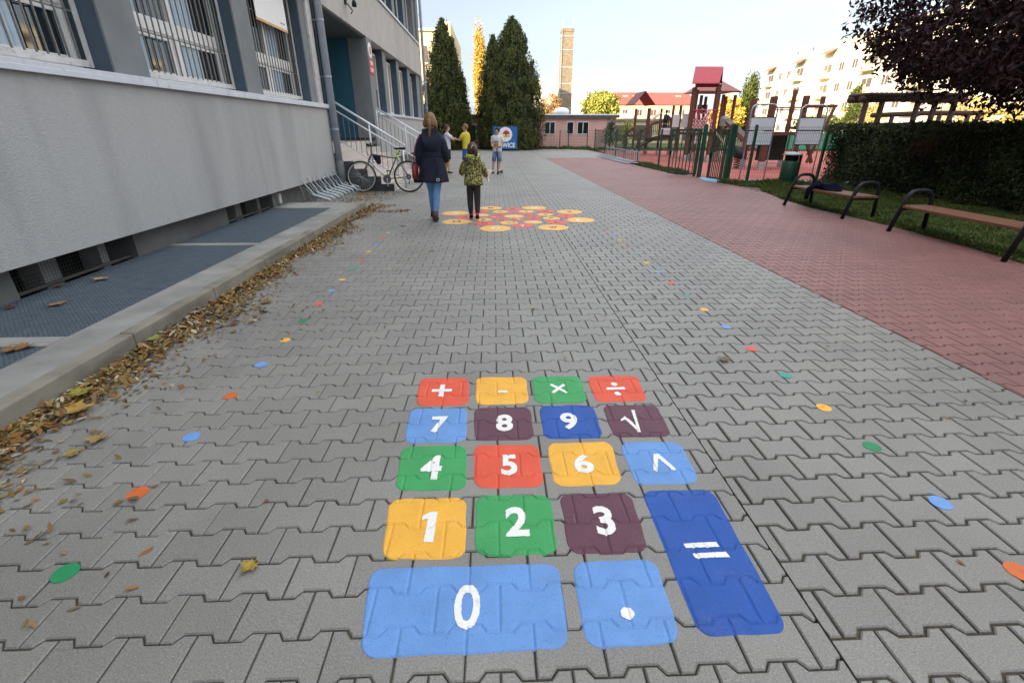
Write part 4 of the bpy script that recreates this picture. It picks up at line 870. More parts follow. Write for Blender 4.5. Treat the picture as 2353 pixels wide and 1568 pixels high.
ML = [((235,641),.112,'tan maple leaf curled on the blue grate, farther of the two big ones',(178,146,106),.09),((130,699),.112,'orange-tan maple leaf on the blue grate near the cross strip',(176,134,84),.085),((137,657),.112,'reddish brown leaf by the basement window mesh',(130,84,64),.06),((28,706),.112,'dark red-brown leaf at the left photo edge on the grate',(112,64,50),.06),
 ((62,797),.112,'brown-orange maple leaf lying on the first concrete cross strip',(156,112,56),.08),((20,808),.112,'dull brown leaf on the grate corner at the left photo edge',(142,104,60),.07),
 ((447,717),.03,'pale pinkish maple leaf leaning against the kerb midway',(190,150,124),.075),((170,945),.02,'big yellow-tan maple leaf in the litter nearest the kerb start',(182,146,62),.10),((178,905),.035,'yellow-green maple leaf on top of the litter heap',(158,150,52),.085),
 ((355,780),.03,'pale green maple leaf in the kerb litter',(150,156,78),.075),((228,1007),.003,'tan curled maple leaf on the pavers left of the blue dot',(172,140,84),.07),((163,1044),.003,'small yellowish maple leaf near the left photo edge on the pavers',(168,142,84),.055),
 ((607,695),.003,'wide brown maple leaf on the pavers beside the litter band',(140,116,72),.08),((993,576),.003,'pale crumpled leaf alone on the pavers near the lettered circles',(176,162,130),.055),((1667,828),.003,'dry frayed brown leaf on the right grey pavers',(130,112,84),.06),((578,1299),.003,'small yellow folded leaf on the near pavers',(170,142,50),.045),
 ((600,633),.03,'orange leaf in the kerb litter near the farther cross strip',(186,112,50),.06),((757,583),.02,'rust-coloured leaf at the far end of the litter',(160,92,48),.06),((537,747),.003,'dark red leaf on the pavers beside the green dot',(108,52,38),.045),((925,519),.003,'pale ragged leaf left of the lettered circles',(170,150,110),.07)]
for (px, py), z, lb, c, s in ML: p = G(px, py, z); maple(p.x, p.y, z+.002, s, S8(*[v*.84 for v in c]), lb, rot=random.uniform(0, 6))
# ================================================================ STREET FURNITURE
GAL = mat('galvanised_tube', S8(176, 186, 192), rough=.32, var=.12, scale=20, metal=.7)
# bicycle stand by the stairs: pairs of bent tube loops on ground rails
t = thing('bike_stand', 'galvanised loop bicycle stand against the school plinth', 'bike rack', (-3.4, 10.6, 0))
f = MB(); f.box(-3.22, -3.18, 9.55, 12.0, .004, .03); f.box(-3.70, -3.66, 9.55, 12.0, .004, .03); f.build('ground_rail', GAL, t)
for k in range(9):
    y = 9.66+k*.275; hi = .50 if k % 2 else .45
    for side in (0, 1):
        yy = y+(.075 if side else 0); f = None
    f = MB(); A = [(-3.66, y, .02), (-3.735, y, hi-.06), (-3.735, y+.012, hi), (-3.72, y+.04, hi+.02), (-3.70, y+.07, hi), (-3.66, y+.085, hi-.07), (-3.52, y+.085, .21), (-3.24, y+.085, .125), (-3.21, y+.085, .10), (-3.20, y+.085, .02)]
    B_ = [(-3.66, y+.02, .02), (-3.70, y+.02, hi-.10), (-3.50, y+.0, .20), (-3.24, y, .125), (-3.21, y, .1), (-3.20, y, .02)]
    f.tube(A, .0095, 8); f.tube(B_, .0095, 8); f.build('loop', GAL, t, smooth=True)
# low bicycle rack by the playground fence
t = thing('bike_rack', 'low galvanised bicycle rack beside the playground fence', 'bike rack', (6.0, 24, 0))
f = MB()
for x, z in ((5.55, .05), (5.95, .05), (5.75, .12)): f.tube([(x+.1, 21.0, z), (x-.05, 26.9, z)], .022, 6)
f.build('base_rail', GAL, t, smooth=True)
for k in range(19):
    y = 21.2+k*.31; f = MB(); x = 5.6+.1*(26.9-y)/6
    f.tube([(x, y, .05), (x+.36, y, .05), (x+.42, y, .12), (x+.42, y, .46), (x+.40, y+.04, .50), (x+.36, y+.07, .5), (x+.36, y+.07, .12), (x, y+.07, .10)], .014, 6); f.build('loop', GAL, t, smooth=True)
# benches
BTUBE = mat('bench_black_tube', S8(22, 25, 28), spec=.3, rough=.45, var=.12, scale=12, metal=.1)
WOOD = mat('bench_wood', S8(112, 74, 54), rough=.6, var=.25, scale=5, stretch=(14, 1.2, 14), bump=.2, bscale=40)
def arch(Y, x0=5.70, lean=0):
    return [(x0, Y, 0), (x0+.10, Y, .40), (x0+.135, Y, .50), (x0+.19, Y, .56), (x0+.25, Y, .575), (x0+.36, Y, .575), (x0+.43, Y, .555), (x0+.475, Y, .50), (x0+.49, Y, .43), (x0+.52, Y, 0)]
def bench(label, ya, yb, sa, sb, xa, xb):
    t = thing('park_bench', label, 'bench', ((xa+xb)/2+.25, (ya+yb)/2, 0), 'black tube benches along the hedge verge')
    for Y, x0 in ((ya, xa), (yb, xb)):
        f = MB(); f.tube(arch(Y, x0), .029, 10); f.build('leg', BTUBE, t, smooth=True)
        f = MB(); f.box(x0+.10, x0+.50, Y-.02, Y+.02, .305, .335); f.build('seat_bracket', BTUBE, t)
    n = 4; f = MB()
    for k in range(n):
        o = .075+k*.105; f.add([(xa+o, sa, .337), (xa+o+.095, sa, .337), (xb+o+.095, sb, .337), (xb+o, sb, .337), (xa+o, sa, .372), (xa+o+.095, sa, .372), (xb+o+.095, sb, .372), (xb+o, sb, .372)], [(0,3,2,1),(4,5,6,7),(0,1,5,4),(1,2,6,5),(2,3,7,6),(3,0,4,7)])
    f.build('seat', WOOD, t, bevel=.005)
    return t
bench('dark tube bench with a wooden seat and navy jacket lying on it', 9.38, 7.85, 9.42, 7.80, 5.69, 5.80)
bench('dark tube bench with an empty wooden seat, cut by the right photo edge', 6.79, 5.06, 6.83, 4.9, 5.77, 5.76)
NAVY = mat('navy_cloth', S8(14, 17, 36), spec=.1, rough=.95, var=.2, scale=10, bump=.3, bscale=80)
t = thing('navy_jacket', 'crumpled navy jacket lying on the bench seat with one sleeve hanging', 'jacket', (5.98, 8.85, .38))
f = MB(); rings = []
for k in range(13):
    q = k/12; yy = 9.02-.62*q; h = .02+.11*math.sin(PI*min(1, q*1.1+.05))*(1+.3*math.sin(q*11)); wd = .05+.13*math.sin(PI*(q*.9+.08))*(1+.25*math.cos(q*9))
    rings.append([(6.02+wd*math.cos(a)*(1+.18*math.sin(3*a+k)), yy+.03*math.sin(a*2+k), .375+max(0, h*(math.sin(a)*.5+.5)*(1+.2*math.sin(5*a+k)))) for a in [2*PI*i/18 for i in range(18)]])
f.loft(rings); f.build('jacket_body', NAVY, t, smooth=True)
f = MB(); f.tube([(5.95, 8.86, .43), (5.84, 8.84, .41), (5.765, 8.84, .37), (5.755, 8.85, .28), (5.77, 8.87, .19)], [.05, .055, .045, .04, .034], 10); f.build('sleeve', NAVY, t, smooth=True)
# litter bin
DG = mat('dark_green_metal', S8(22, 66, 50), rough=.5, var=.12, scale=6)
t = thing('litter_bin', 'dark green round litter bin with a grey conical lid', 'bin', (7.81, 13.0, 0))
f = MB(); f.lathe([(.185, .03), (.20, .05), (.20, .60), (.19, .61)], (7.81, 13, 0), 26); f.build('body', DG, t, smooth=True)
f = MB(); f.lathe([(.235, .745), (.24, .76), (.15, .80), (.03, .83), (.0, .832)], (7.81, 13, 0), 26); f.build('lid', mat('bin_lid', S8(140, 146, 154), rough=.4, metal=.3), t, smooth=True)
f = MB(); f.lathe([(.16, .60), (.16, .75)], (7.81, 13, 0), 20); f.build('inner_liner', BLK, t, smooth=True)
f = MB(); f.box(8.02, 8.07, 12.97, 13.03, 0, .78); f.box(7.99, 8.05, 12.98, 13.02, .3, .34); f.build('post', BLK, t)
# ---------------------------------------------------------------- fence and gates
GRN = mat('fence_green', S8(26, 70, 54), rough=.5, var=.1, scale=8)
def fence(label, pts, h, vis=True, step=.05, wr=.0022):
    t = thing('mesh_fence', label, 'fence', (pts[0][0], pts[0][1], 0), 'green mesh fence runs round the playground')
    for x, y in pts: f = MB(); f.box(x-.03, x+.03, y-.03, y+.03, 0, h+.05); f.build('fence_post', GRN, t)
    for (xa, ya), (xb, yb) in zip(pts, pts[1:]):
        a, b_ = Vector((xa, ya, 0)), Vector((xb, yb, 0)); L_ = (b_-a).length; f = MB(); k = .0
        while k < L_: p = a.lerp(b_, k/L_); f.bar(p+Vector((0, 0, .05)), p+Vector((0, 0, h)), wr*2, wr*2, (0, 1, 0)); k += step
        for z in (.06, .26, .46, .66, .86, 1.06, 1.26, h-.01):
            if z < h: f.bar(a+Vector((0, 0, z)), b_+Vector((0, 0, z)), wr*2.4, wr*2.4)
        f.build('mesh_panel', GRN, t, fix=False)
    return t
fence('green mesh fence running from the gate to the far corner', [(6.33, 15.62), (6.27, 19.0), (6.33, 22.0), (6.5, 25.0), (6.75, 28.0), (6.85, 31.2), (7.1, 35.7)], 1.32, step=.1, wr=.003)
fence('green mesh fence right of the gate behind the litter bin', [(6.48, 13.60), (7.0, 13.55), (9.1, 13.75), (11.6, 13.9)], 1.42)
fence('farther green mesh fence across the lawn before the pink building', [(2.9, 38.3), (4.9, 37.8), (5.6, 38.2), (6.9, 37.6), (8.2, 37.2)], 1.25, step=.12, wr=.004)
def gate(label, a, b_, h, hinge):
    t = thing('metal_gate', label, 'gate', (a[0], a[1], 0), 'two open leaves of the green playground gate'); a, b_ = Vector((*a, 0)), Vector((*b_, 0)); up = Vector((0, 0, 1))
    f = MB()
    for p, q in ((a+up*.07, a+up*h), (b_+up*.07, b_+up*h), (a+up*.09, b_+up*.09), (a+up*(h-.02), b_+up*(h-.02))): f.bar(p, q, .045, .045, (0, 1, 0) if abs((q-p).normalized().z) > .9 else (0, 0, 1))
    f.build('frame', GRN, t)
    n = 8
    for k in range(1, n): p = a.lerp(b_, k/n); f = MB(); f.box(p.x-.0105, p.x+.0105, p.y-.0105, p.y+.0105, .1, h-.04); f.build('bar', GRN, t)
    f = MB(); hp = Vector((*hinge, 0)); f.box(hp.x-.05, hp.x+.05, hp.y-.05, hp.y+.05, 0, h+.12); f.build('gate_post', GRN, t)
    f = MB(); f.lathe([(.04, 0), (.055, .01), (.01, .03)], (hp.x, hp.y, h+.12), 8); f.build('cap', GRN, t)
    f = MB(); f.box(a.x-.03, a.x+.03, a.y-.04, a.y+.02, .62, .74); f.build('latch', BLK, t)
gate('green barred gate leaf swung out over the red paving, left of the opening', (5.62, 16.0), (6.27, 15.38), 1.36, (6.36, 15.3))
gate('green barred gate leaf seen nearly edge-on, right of the opening', (6.22, 14.35), (6.36, 13.78), 1.36, (6.42, 13.66))
# ---------------------------------------------------------------- information boards with arched tube frames
BRD = mat('board_face', S8(222, 222, 228), rough=.5, var=.04, scale=2)
for (xa, xb, Y, lb) in ((7.28, 8.02, 14.55, 'arched tube board with two pale panels, nearer the gate'), (8.95, 9.72, 14.95, 'arched tube board with two pale panels, behind the litter bin')):
    t = thing('play_board', lb, 'board', ((xa+xb)/2, Y, 0), 'arched boards inside the playground fence')
    f = MB(); r = .16; H_ = 2.0; pts = [(xa, Y, 0), (xa, Y, H_-r)]+[(xa+r-r*math.cos(a), Y, H_-r+r*math.sin(a)) for a in (.5, 1.05)]+[(xa+r, Y, H_), (xb-r, Y, H_)]+[(xb-r+r*math.sin(a), Y, H_-r+r*math.cos(a)) for a in (.5, 1.05)]+[(xb, Y, H_-r), (xb, Y, 0)]
    f.tube(pts, .021, 8); f.build('frame', GAL, t, smooth=True)
    f = MB(); f.box(xa+.03, xb-.03, Y-.012, Y+.012, 1.34, 1.66); f.build('panel', BRD, t); f = MB(); f.box(xa+.03, xb-.03, Y-.012, Y+.012, .95, 1.31); f.build('panel', BRD, t)
    f = MB()
    for z in (1.67, 1.325, .94): f.box(xa, xb, Y-.015, Y+.015, z-.012, z+.012)
    f.build('cross_rail', BLK, t)
# ---------------------------------------------------------------- playground
LOG = mat('brown_timber', S8(98, 58, 48), rough=.8, var=.25, scale=5, stretch=(6, 6, .8), bump=.3, bscale=40)
LOGD = mat('dark_timber', S8(58, 44, 38), rough=.85, var=.3, scale=5)
PLR = mat('playhouse_red', S8(168, 52, 66), rough=.55, var=.06, scale=3); PLD = mat('playhouse_maroon', S8(104, 40, 46), rough=.6, var=.06, scale=3); PLB = mat('playhouse_brown', S8(142, 92, 84), rough=.7, var=.08, scale=3)
SHOE = mat('post_shoe', S8(170, 166, 164), rough=.5, var=.2, scale=9); BLUP = mat('blue_panel', S8(48, 138, 178), rough=.5); GRYP = mat('grey_slide', S8(140, 142, 144), rough=.45, var=.1, scale=3); NETM = mat('net_red', S8(190, 48, 60), rough=.7); NETW = mat('net_white', S8(214, 196, 200), rough=.7)
def post(t, x, y, z, w_=.12, shoe=True, mt=None):
    f = MB(); f.box(x-w_/2, x+w_/2, y-w_/2, y+w_/2, .16 if shoe else 0, z); p = f.build('post', mt or LOG, t, bevel=.012)
    if shoe: f = MB(); f.box(x-w_/2-.006, x+w_/2+.006, y-w_/2-.006, y+w_/2+.006, 0, .28); f.build('post_shoe', SHOE, p)
def ztop(px, py, Y): return AY(*c5(px, py), Y).z
Yt = 23.05; xl, xr = 8.82, 9.87; zt = ztop(1430, 375, Yt); zp = ztop(1300, 860, Yt)
t = thing('playground_tower', 'brown playground tower with a red gable roof and a maroon pyramid roof', 'play tower', ((xl+xr)/2+.6, 24.4, 0))
for x, y, z in ((xl, Yt, zt), (xr, Yt, zt), (xl+.62, 24.4, zt), (xr+.62, 24.4, zt)): post(t, x, y, z, .17)
ex = AY(*c5(1140, 340), 22.8).x; ex2 = AY(*c5(1425, 330), 22.8).x; ez = ztop(1280, 338, 22.8); rz_ = ztop(1330, 162, 23.65)
rl1, rr1 = AY(*c5(1180, 168), 23.65).x, AY(*c5(1484, 156), 23.65).x
f = MB()
f.add([(ex,22.75,ez),(ex2+.02,22.75,ez),(rr1,23.65,rz_),(rl1,23.65,rz_),(ex,22.75,ez+.04),(ex2+.02,22.75,ez+.04),(rr1,23.65,rz_+.04),(rl1,23.65,rz_+.04)], [(0,3,2,1),(4,5,6,7),(0,1,5,4),(1,2,6,5),(2,3,7,6),(3,0,4,7)])
f.build('roof_panel', PLR, t)
f = MB()
rl, rr2, br_, bl_ = AY(*c5(1180, 168), 23.65).x, AY(*c5(1484, 156), 23.65).x, AY(*c5(1466, 352), 24.5).x, AY(*c5(1185, 352), 24.5).x
f.add([(rl,23.65,rz_),(rr2,23.65,rz_),(br_,24.5,ez),(bl_,24.5,ez),(rl,23.65,rz_+.035),(rr2,23.65,rz_+.035),(br_,24.55,ez+.035),(bl_,24.55,ez+.035)], [(0,3,2,1),(4,5,6,7),(0,1,5,4),(1,2,6,5),(2,3,7,6),(3,0,4,7)])
f.build('roof_panel', PLD, t)
f = MB()
for x in (xl, xr):
    f.tube([(x, Yt, zt-.05), (x-.07, 22.8, zt+.12), (x, 22.8, ez)], .014, 6)
f.build('roof_bracket', GAL, t)
f = MB(); f.box(xl-.05, xr+.7, Yt-.1, 24.4, zp-.08, zp); f.build('platform', LOGD, t)
# pyramid roof tower behind
A_ = AY(*c5(1478, 275), 26.2); e0 = AY(*c5(1200, 412), 25.2); e1 = AY(*c5(1672, 408), 25.2)
f = MB(); x0, x1, zz = e0.x, e1.x, e0.z; f.add([(x0,25.2,zz),(x1,25.2,zz),(x1+.1,27.4,zz),(x0+.1,27.4,zz),((x0+x1)/2+.05,26.3,A_.z+.1)], [(0,1,4),(1,2,4),(2,3,4),(3,0,4),(3,2,1,0)]); f.build('pyramid_roof', PLB, t)
f = MB(); f.box(x0-.01, x1+.01, 25.17, 25.21, zz-.06, zz+.005); f.build('eave_board', PLD, t)
for px, py, Y in ((1250, 458, 25.6), (1298, 472, 27), (1487, 450, 25.6), (1515, 470, 27), (1613, 455, 25.8)): p = AY(*c5(px, py), Y); post(t, p.x, p.y, p.z, .12)
f = MB(); f.box(x0+.1, x1-.2, 25.4, 27.2, zp-.08, zp); f.build('platform', LOGD, t)
n1 = AY(*c5(1130, 625), Yt-.12); n2 = AY(*c5(1360, 820), Yt-.12); f = MB(); g = MB(); xx = xl+.08
# rope net panel: red and white knotted ropes
zt1, zb1, zm1 = ztop(1200, 618, Yt), ztop(1200, 815, Yt), ztop(1200, 715, Yt)
f = MB(); k = 0; x = xl+.09
while x < xr-.05:
    f.tube([(x, Yt-.1, zb1), (x+.05*math.sin(k), Yt-.1, zm1), (x+.3*math.sin(k*.7+1)*.4, Yt-.08, zt1)], .014, 5); x += .055; k += 1
f.tube([(xl, Yt-.1, zt1), (xr, Yt-.1, zt1)], .022, 6)
g = f; x = xl+.1; k = 0
while x < xr-.06:
    for q in range(5): z = zb1+.03+q*.075; g.tube([(x-.02, Yt-.125, z), (x+.028, Yt-.125, z+.03*(-1)**(q+k))], .017, 5, mi=1)
    x += .075; k += 1
for q in range(12): x = xl+.5+.03*(q % 4); z = zm1+.03+.035*q; g.tube([(x+.2*math.sin(q), Yt-.12, z), (x+.2*math.sin(q)+.05, Yt-.12, z+.02)], .015, 5, mi=1)
g.build('rope_net', [NETM, NETW], t)
for px in (1208, 1258): p = AY(*c5(px, 560), 27); f = MB(); f.box(p.x, p.x+.28, 27, 27.04, p.z-.42, p.z); f.build('blue_panel', BLUP, t)
# slides and braces
f = MB(); a_ = AY(*c5(1490, 735), 25.2); b2 = AY(*c5(1850, 1055), 25.2); f.bar(a_, b2, .5, .05); f.bar(a_+Vector((0, -.27, .08)), b2+Vector((0, -.27, .08)), .04, .2); f.bar(a_+Vector((0, .27, .08)), b2+Vector((0, .27, .08)), .04, .2); f.build('slide', GRYP, t)
f = MB(); f.lathe([(.2, -.22), (.2, .1), (.15, .2), (.05, .24)], (a_.x, a_.y, a_.z), 12); f.build('slide_hood', GRYP, t)
f = MB(); f.bar(AY(*c5(1378, 830), 22.9), AY(*c5(1590, 1095), 22.9), .05, .09); f.build('stair_rail', mat('pale_timber', S8(186, 176, 158), rough=.7), t)
for k in range(7): p = AY(*c5(1378, 830), 23).lerp(AY(*c5(1590, 1095), 23), (k+.5)/7); f = MB(); f.box(p.x-.12, p.x+.1, 23.0, 23.9, p.z-.03, p.z); f.build('tread', LOGD, t)
f = MB(); p = AY(*c5(1195, 850), Yt); f.box(p.x-.06, p.x+.05, Yt-.06, Yt-.03, ztop(1190, 975, Yt), p.z); f.build('hanging_panel', NETW, t)
# ramp and bridge with the small red roof
Yr = 29.7
t = thing('ramp_bridge', 'timber ramp and bridge with a small maroon gable roof, left part of the playground', 'play bridge', (9, Yr, 0))
for px, py, Y in ((548, 600, 29.8), (690, 597, Yr), (822, 600, 30.8), (952, 570, 28.6), (1030, 568, 27.6)):
    p = AY(*c5(px, py), Y); post(t, p.x, p.y, p.z, .17 if px == 690 else .12)
for px, py, Y in ((425, 900, 30.8), (572, 880, 29.6), (780, 960, 28.8)): p = AY(*c5(px, py), Y); post(t, p.x, p.y, p.z, .1)
r0, r1 = AY(*c5(633, 425), 29.9), AY(*c5(770, 430), 30.9); l0, l1 = AY(*c5(512, 562), 29.9), AY(*c5(700, 562), 29.0); q1 = AY(*c5(875, 562), 29.6)
f = MB(); w0 = l0.x; f.add([(l0.x,30.3,l0.z),(r0.x,30.3,r0.z),(r0.x+.62,31.6,r0.z),(l0.x+.62,31.6,l0.z)], [(0,1,2,3)]); hw = r0.x-l0.x
f = MB(); X0, Xc, X1 = l0.x, r0.x, r0.x+hw+.02; ya, yb = 29.6, 31.6
for a_, c_, mt_, nm in (((X0, l0.z), (Xc, r0.z), PLD, 'roof_panel'), ((Xc, r0.z), (X1, l0.z), PLR, 'roof_panel')):
    f = MB(); f.prism([a_, c_, (c_[0], c_[1]+.05), (a_[0], a_[1]+.05)], 'y', ya, yb); f.build(nm, mt_, t)
def plank(nm, a, b_, wd, h, mt, par): f = MB(); f.bar(a, b_, wd, h); return f.build(nm, mt, par)
plank('ramp_deck', AY(*c5(560, 1010), 29.4), AY(*c5(700, 935), 29.4), .9, .09, LOGD, t); plank('bridge_deck', AY(*c5(700, 935), 29.2), AY(*c5(930, 885), 27.8), .9, .12, LOGD, t)
for a, b_ in (((410, 895), (530, 800)), ((530, 905), (700, 775)), ((700, 772), (930, 705)), ((430, 890), (660, 895))): plank('handrail', AY(*c5(*a), 29.2), AY(*c5(*b_), 28.6), .07, .12, LOG, t)
f = MB()
for k in range(12): p = AY(*c5(700+k*20, 775-k*6), 28.9); f.box(p.x-.015, p.x+.015, 28.88, 28.92, p.z-.62, p.z)
f.build('rope_infill', LOGD, t)
for a, b_, mt_ in (((948, 665), (1000, 800), BRD), ((1048, 655), (1100, 800), BRD), ((815, 810), (905, 880), BRD), ((1020, 825), (1112, 858), BRD)): p, q = AY(*c5(*a), 27.4), AY(*c5(*b_), 27.4); f = MB(); f.box(p.x, q.x, 27.4, 27.44, q.z, p.z); f.build('pale_panel', mt_, t)
f = MB(); p, q = AY(*c5(420, 1030), 30.3), AY(*c5(550, 1050), 30.3); f.box(p.x, q.x, 29.9, 30.5, q.z, p.z); f.build('step_box', LOGD, t)
plank('pink_slide', AY(*c5(700, 735), 30), AY(*c5(808, 650), 30), .4, .06, PINK, t)
# climbing tower at the right
t = thing('climbing_tower', 'brown timber climbing tower with a dark underside, behind the litter bin', 'play tower', (10.5, 18.6, 0))
z1 = ztop(2015, 470, 18.12); CT1 = AY(*c6(608, 298), 18.3).x
for x, y, z, w_ in ((9.78, 18.12, z1, .19), (9.72, 19.4, ztop(1860, 490, 19.2), .17), (CT1, 18.3, AY(*c6(608, 298), 18.3).z, .17), (CT1+.25, 19.5, 2.7, .12)): post(t, x, y, z, w_)
zq = ztop(2050, 850, 18.2); f = MB(); f.box(9.8, CT1, 18.2, 19.5, zq-.12, zq); f.build('platform', LOG, t)
f = MB(); f.box(9.95, CT1-.02, 18.9, 18.95, .28, zq-.12); f.build('dark_wall', mat('crawl_panel', S8(34, 22, 20), rough=.8), t)
f = MB(); f.box(9.95, CT1-.02, 18.85, 18.98, .16, .2); f.build('sill_board', SHOE, t)
f = MB(); f.tube([(9.78, 18.1, z1-.35), (CT1, 18.2, z1-.35)], .022, 6); f.tube([(9.78, 18.1, z1-.42), (CT1, 18.2, z1-.42)], .018, 6); f.tube([AY(*c6(600, 388), 18.5), AY(*c6(850, 382), 18.5)], .05, 6); f.build('grab_bar', LOG, t)
plank('leaning_pole', AY(*c6(830, 395), 18.0), AY(*c6(600, 840), 18.0), .07, .07, LOG, t); plank('leaning_pole', AY(*c6(575, 500), 18.1), AY(*c6(640, 840), 18.1), .09, .09, LOG, t)
f = MB(); f.box(CT1+.02, CT1+1.35, 18.2, 19.2, 1.36, 1.45); f.build('side_platform', LOG, t)
p = AY(*c6(742, 305), 18.6); f = MB(); f.box(p.x-.06, p.x+.06, 18.54, 18.66, 1.45, p.z); f.build('post', LOG, t)
f = MB()
for a, b_ in (((590, 600), (700, 740)), ((640, 600), (740, 660)), ((590, 650), (690, 600)), ((620, 700), (750, 600)), ((600, 780), (700, 560)), ((660, 760), (620, 620))): f.tube([AY(*c6(*a), 18.1), AY(*c6(*b_), 18.1)], .014, 5)
f.build('rope_net', NETM, t)
f = MB()
for k in range(9): f.tube([AY(*c5(1560+k*28, 1200-k*8), 19.5), AY(*c5(1700+k*18, 950+k*10), 19)], .012, 5)
f.build('rope_net', NETM, t)
# springer (dark) beside the towers
t = thing('spring_rider', 'dark spring rider standing between the two playground towers', 'spring rider', (9.0, 18.6, 0)); p = AY(*c5(1640, 1100), 18.6)
f = MB(); f.tube([(p.x+.1*math.cos(k*.9), 18.6+.1*math.sin(k*.9), .02+k*.012) for k in range(30)], .018, 6); f.build('spring', BLK, t)
f = MB(); f.loft([ellipse(p.x, 18.6, .36, .10, .22, 12), ellipse(p.x, 18.6, .5, .14, .34, 12), ellipse(p.x, 18.65, .62, .10, .3, 12), ellipse(p.x, 18.85, .8, .06, .12, 12)]); f.build('body', BLK, t, smooth=True)
f = MB(); f.tube([(p.x-.18, 18.8, .74), (p.x+.18, 18.8, .74)], .02); f.build('handle', BLK, t)
# log climbing frames behind the hedge
def logs(name, label, Y, top, posts, ybase, extra=()):
    a, b_ = AY(*c6(*top[0]), Y), AY(*c6(*top[1]), Y); t = thing(name, label, 'climbing frame', ((a.x+b_.x)/2, Y, 0), 'log climbing frames behind the hedge')
    for dy in (0, .5): f = MB(); f.tube([a+Vector((0, dy, 0)), a.lerp(b_, .5)+Vector((0, dy, .04)), b_+Vector((0, dy, 0))], .085, 8); f.build('beam', LOGD, t, smooth=True)
    if len(top) > 2:
        k = 1
        while k <= 21: p = a.lerp(b_, k/22); f = MB(); f.tube([p+Vector((0, -.25, .12)), p+Vector((0, .7, .12))], .05, 6); f.build('roof_log', LOGD, t, smooth=True); k += 1
    for px, py in posts: p = AY(*c6(px, py), Y); f = MB(); f.tube([(p.x, Y, 0), (p.x, Y, p.z)], .075, 8); f.build('post', LOGD, t, smooth=True)
    return t
logs('log_pergola', 'dark log pergola with a flat roof of logs above the hedge', 15.2, ((1035, 328), (1885, 330), 1), ((1085, 345), (1215, 345), (1505, 340), (1645, 340), (1800, 340)), 520)
logs('log_climbing_frame', 'lower dark log climbing frame behind the pergola', 19.0, ((1205, 455), (2010, 440)), ((1300, 440), (1680, 440), (1905, 450), (1985, 450)), 520)
# green screen fence in the background of the playground
t = thing('green_screen_fence', 'green sheet fence along the far side of the playground', 'fence', (20, 33, 0))
f = MB(); f.box(17.3, 34, 34.2, 34.25, 0, 1.1); f.build('screen', mat('green_screen', S8(72, 150, 120), rough=.7, var=.1, scale=2), t)
for k in range(7): f = MB(); f.box(17.3+k*2.7, 17.37+k*2.7, 34.1, 34.19, 0, 1.25); f.build('post', GRN, t)
# banner
t = thing('banner', 'blue banner with a white disc and the word GLIWICE', 'banner', (.92, 34.4, 0))
BB = mat('banner_blue', S8(38, 104, 176), rough=.6, var=.12, scale=3)
bx0, bx1, bz0, bz1, by = .02, 1.55, .14, 1.50, 34.2
f = MB(); f.box(bx0, bx1, by, by+.015, bz0, bz1); f.build('sheet', BB, t)
def ringx(cx, cz, r, y, n=28): return [(cx+r*math.cos(2*PI*i/n), y, cz+r*math.sin(2*PI*i/n)) for i in range(n)]
f = MB(); f.loft([ringx(.80, 1.03, .45, by-.001), ringx(.80, 1.03, .45, by-.005)]); f.build('disc', WS, t)
f = MB(); f.prism([(.62+.23*(1-math.cos(a)), 1.04+.24*math.sin(a)) for a in [PI*i/12 for i in range(13)]], 'y', by-.012, by-.006); f.build('red_dome', RS, t)
f = MB(); f.prism([(.58, .84), (1.08, .88), (1.09, 1.0), (.60, .96)], 'y', by-.013, by-.007); f.build('yellow_band', mat('logo_yellow', S8(232, 196, 60), rough=.6), t)
f = MB()
for x in (.78, .86): f.box(x, x+.03, by-.016, by-.0131, .9, 1.12)
f.build('dark_strokes', BLK, t)
cu = bpy.data.curves.new('t', 'FONT'); cu.body = 'GLIWICE'; cu.offset = .03; cu.extrude = .004; to = bpy.data.objects.new('t', cu); COL.objects.link(to); bpy.context.view_layer.update()
me = bpy.data.meshes.new_from_object(to.evaluated_get(bpy.context.evaluated_depsgraph_get())); bpy.data.objects.remove(to)
xs = [v.co.x for v in me.vertices]; sc = 1.34/(max(xs)-min(xs))
for v in me.vertices: v.co = Vector(((v.co.x-min(xs))*sc+.1, by-.006-v.co.z, .24+v.co.y*sc*1.15))
link('lettering', me, WS, t)
for x in (-.05, 1.6): f = MB(); f.box(x-.03, x+.03, by+.02, by+.08, 0, 1.6); f.build('post', GRN, t)
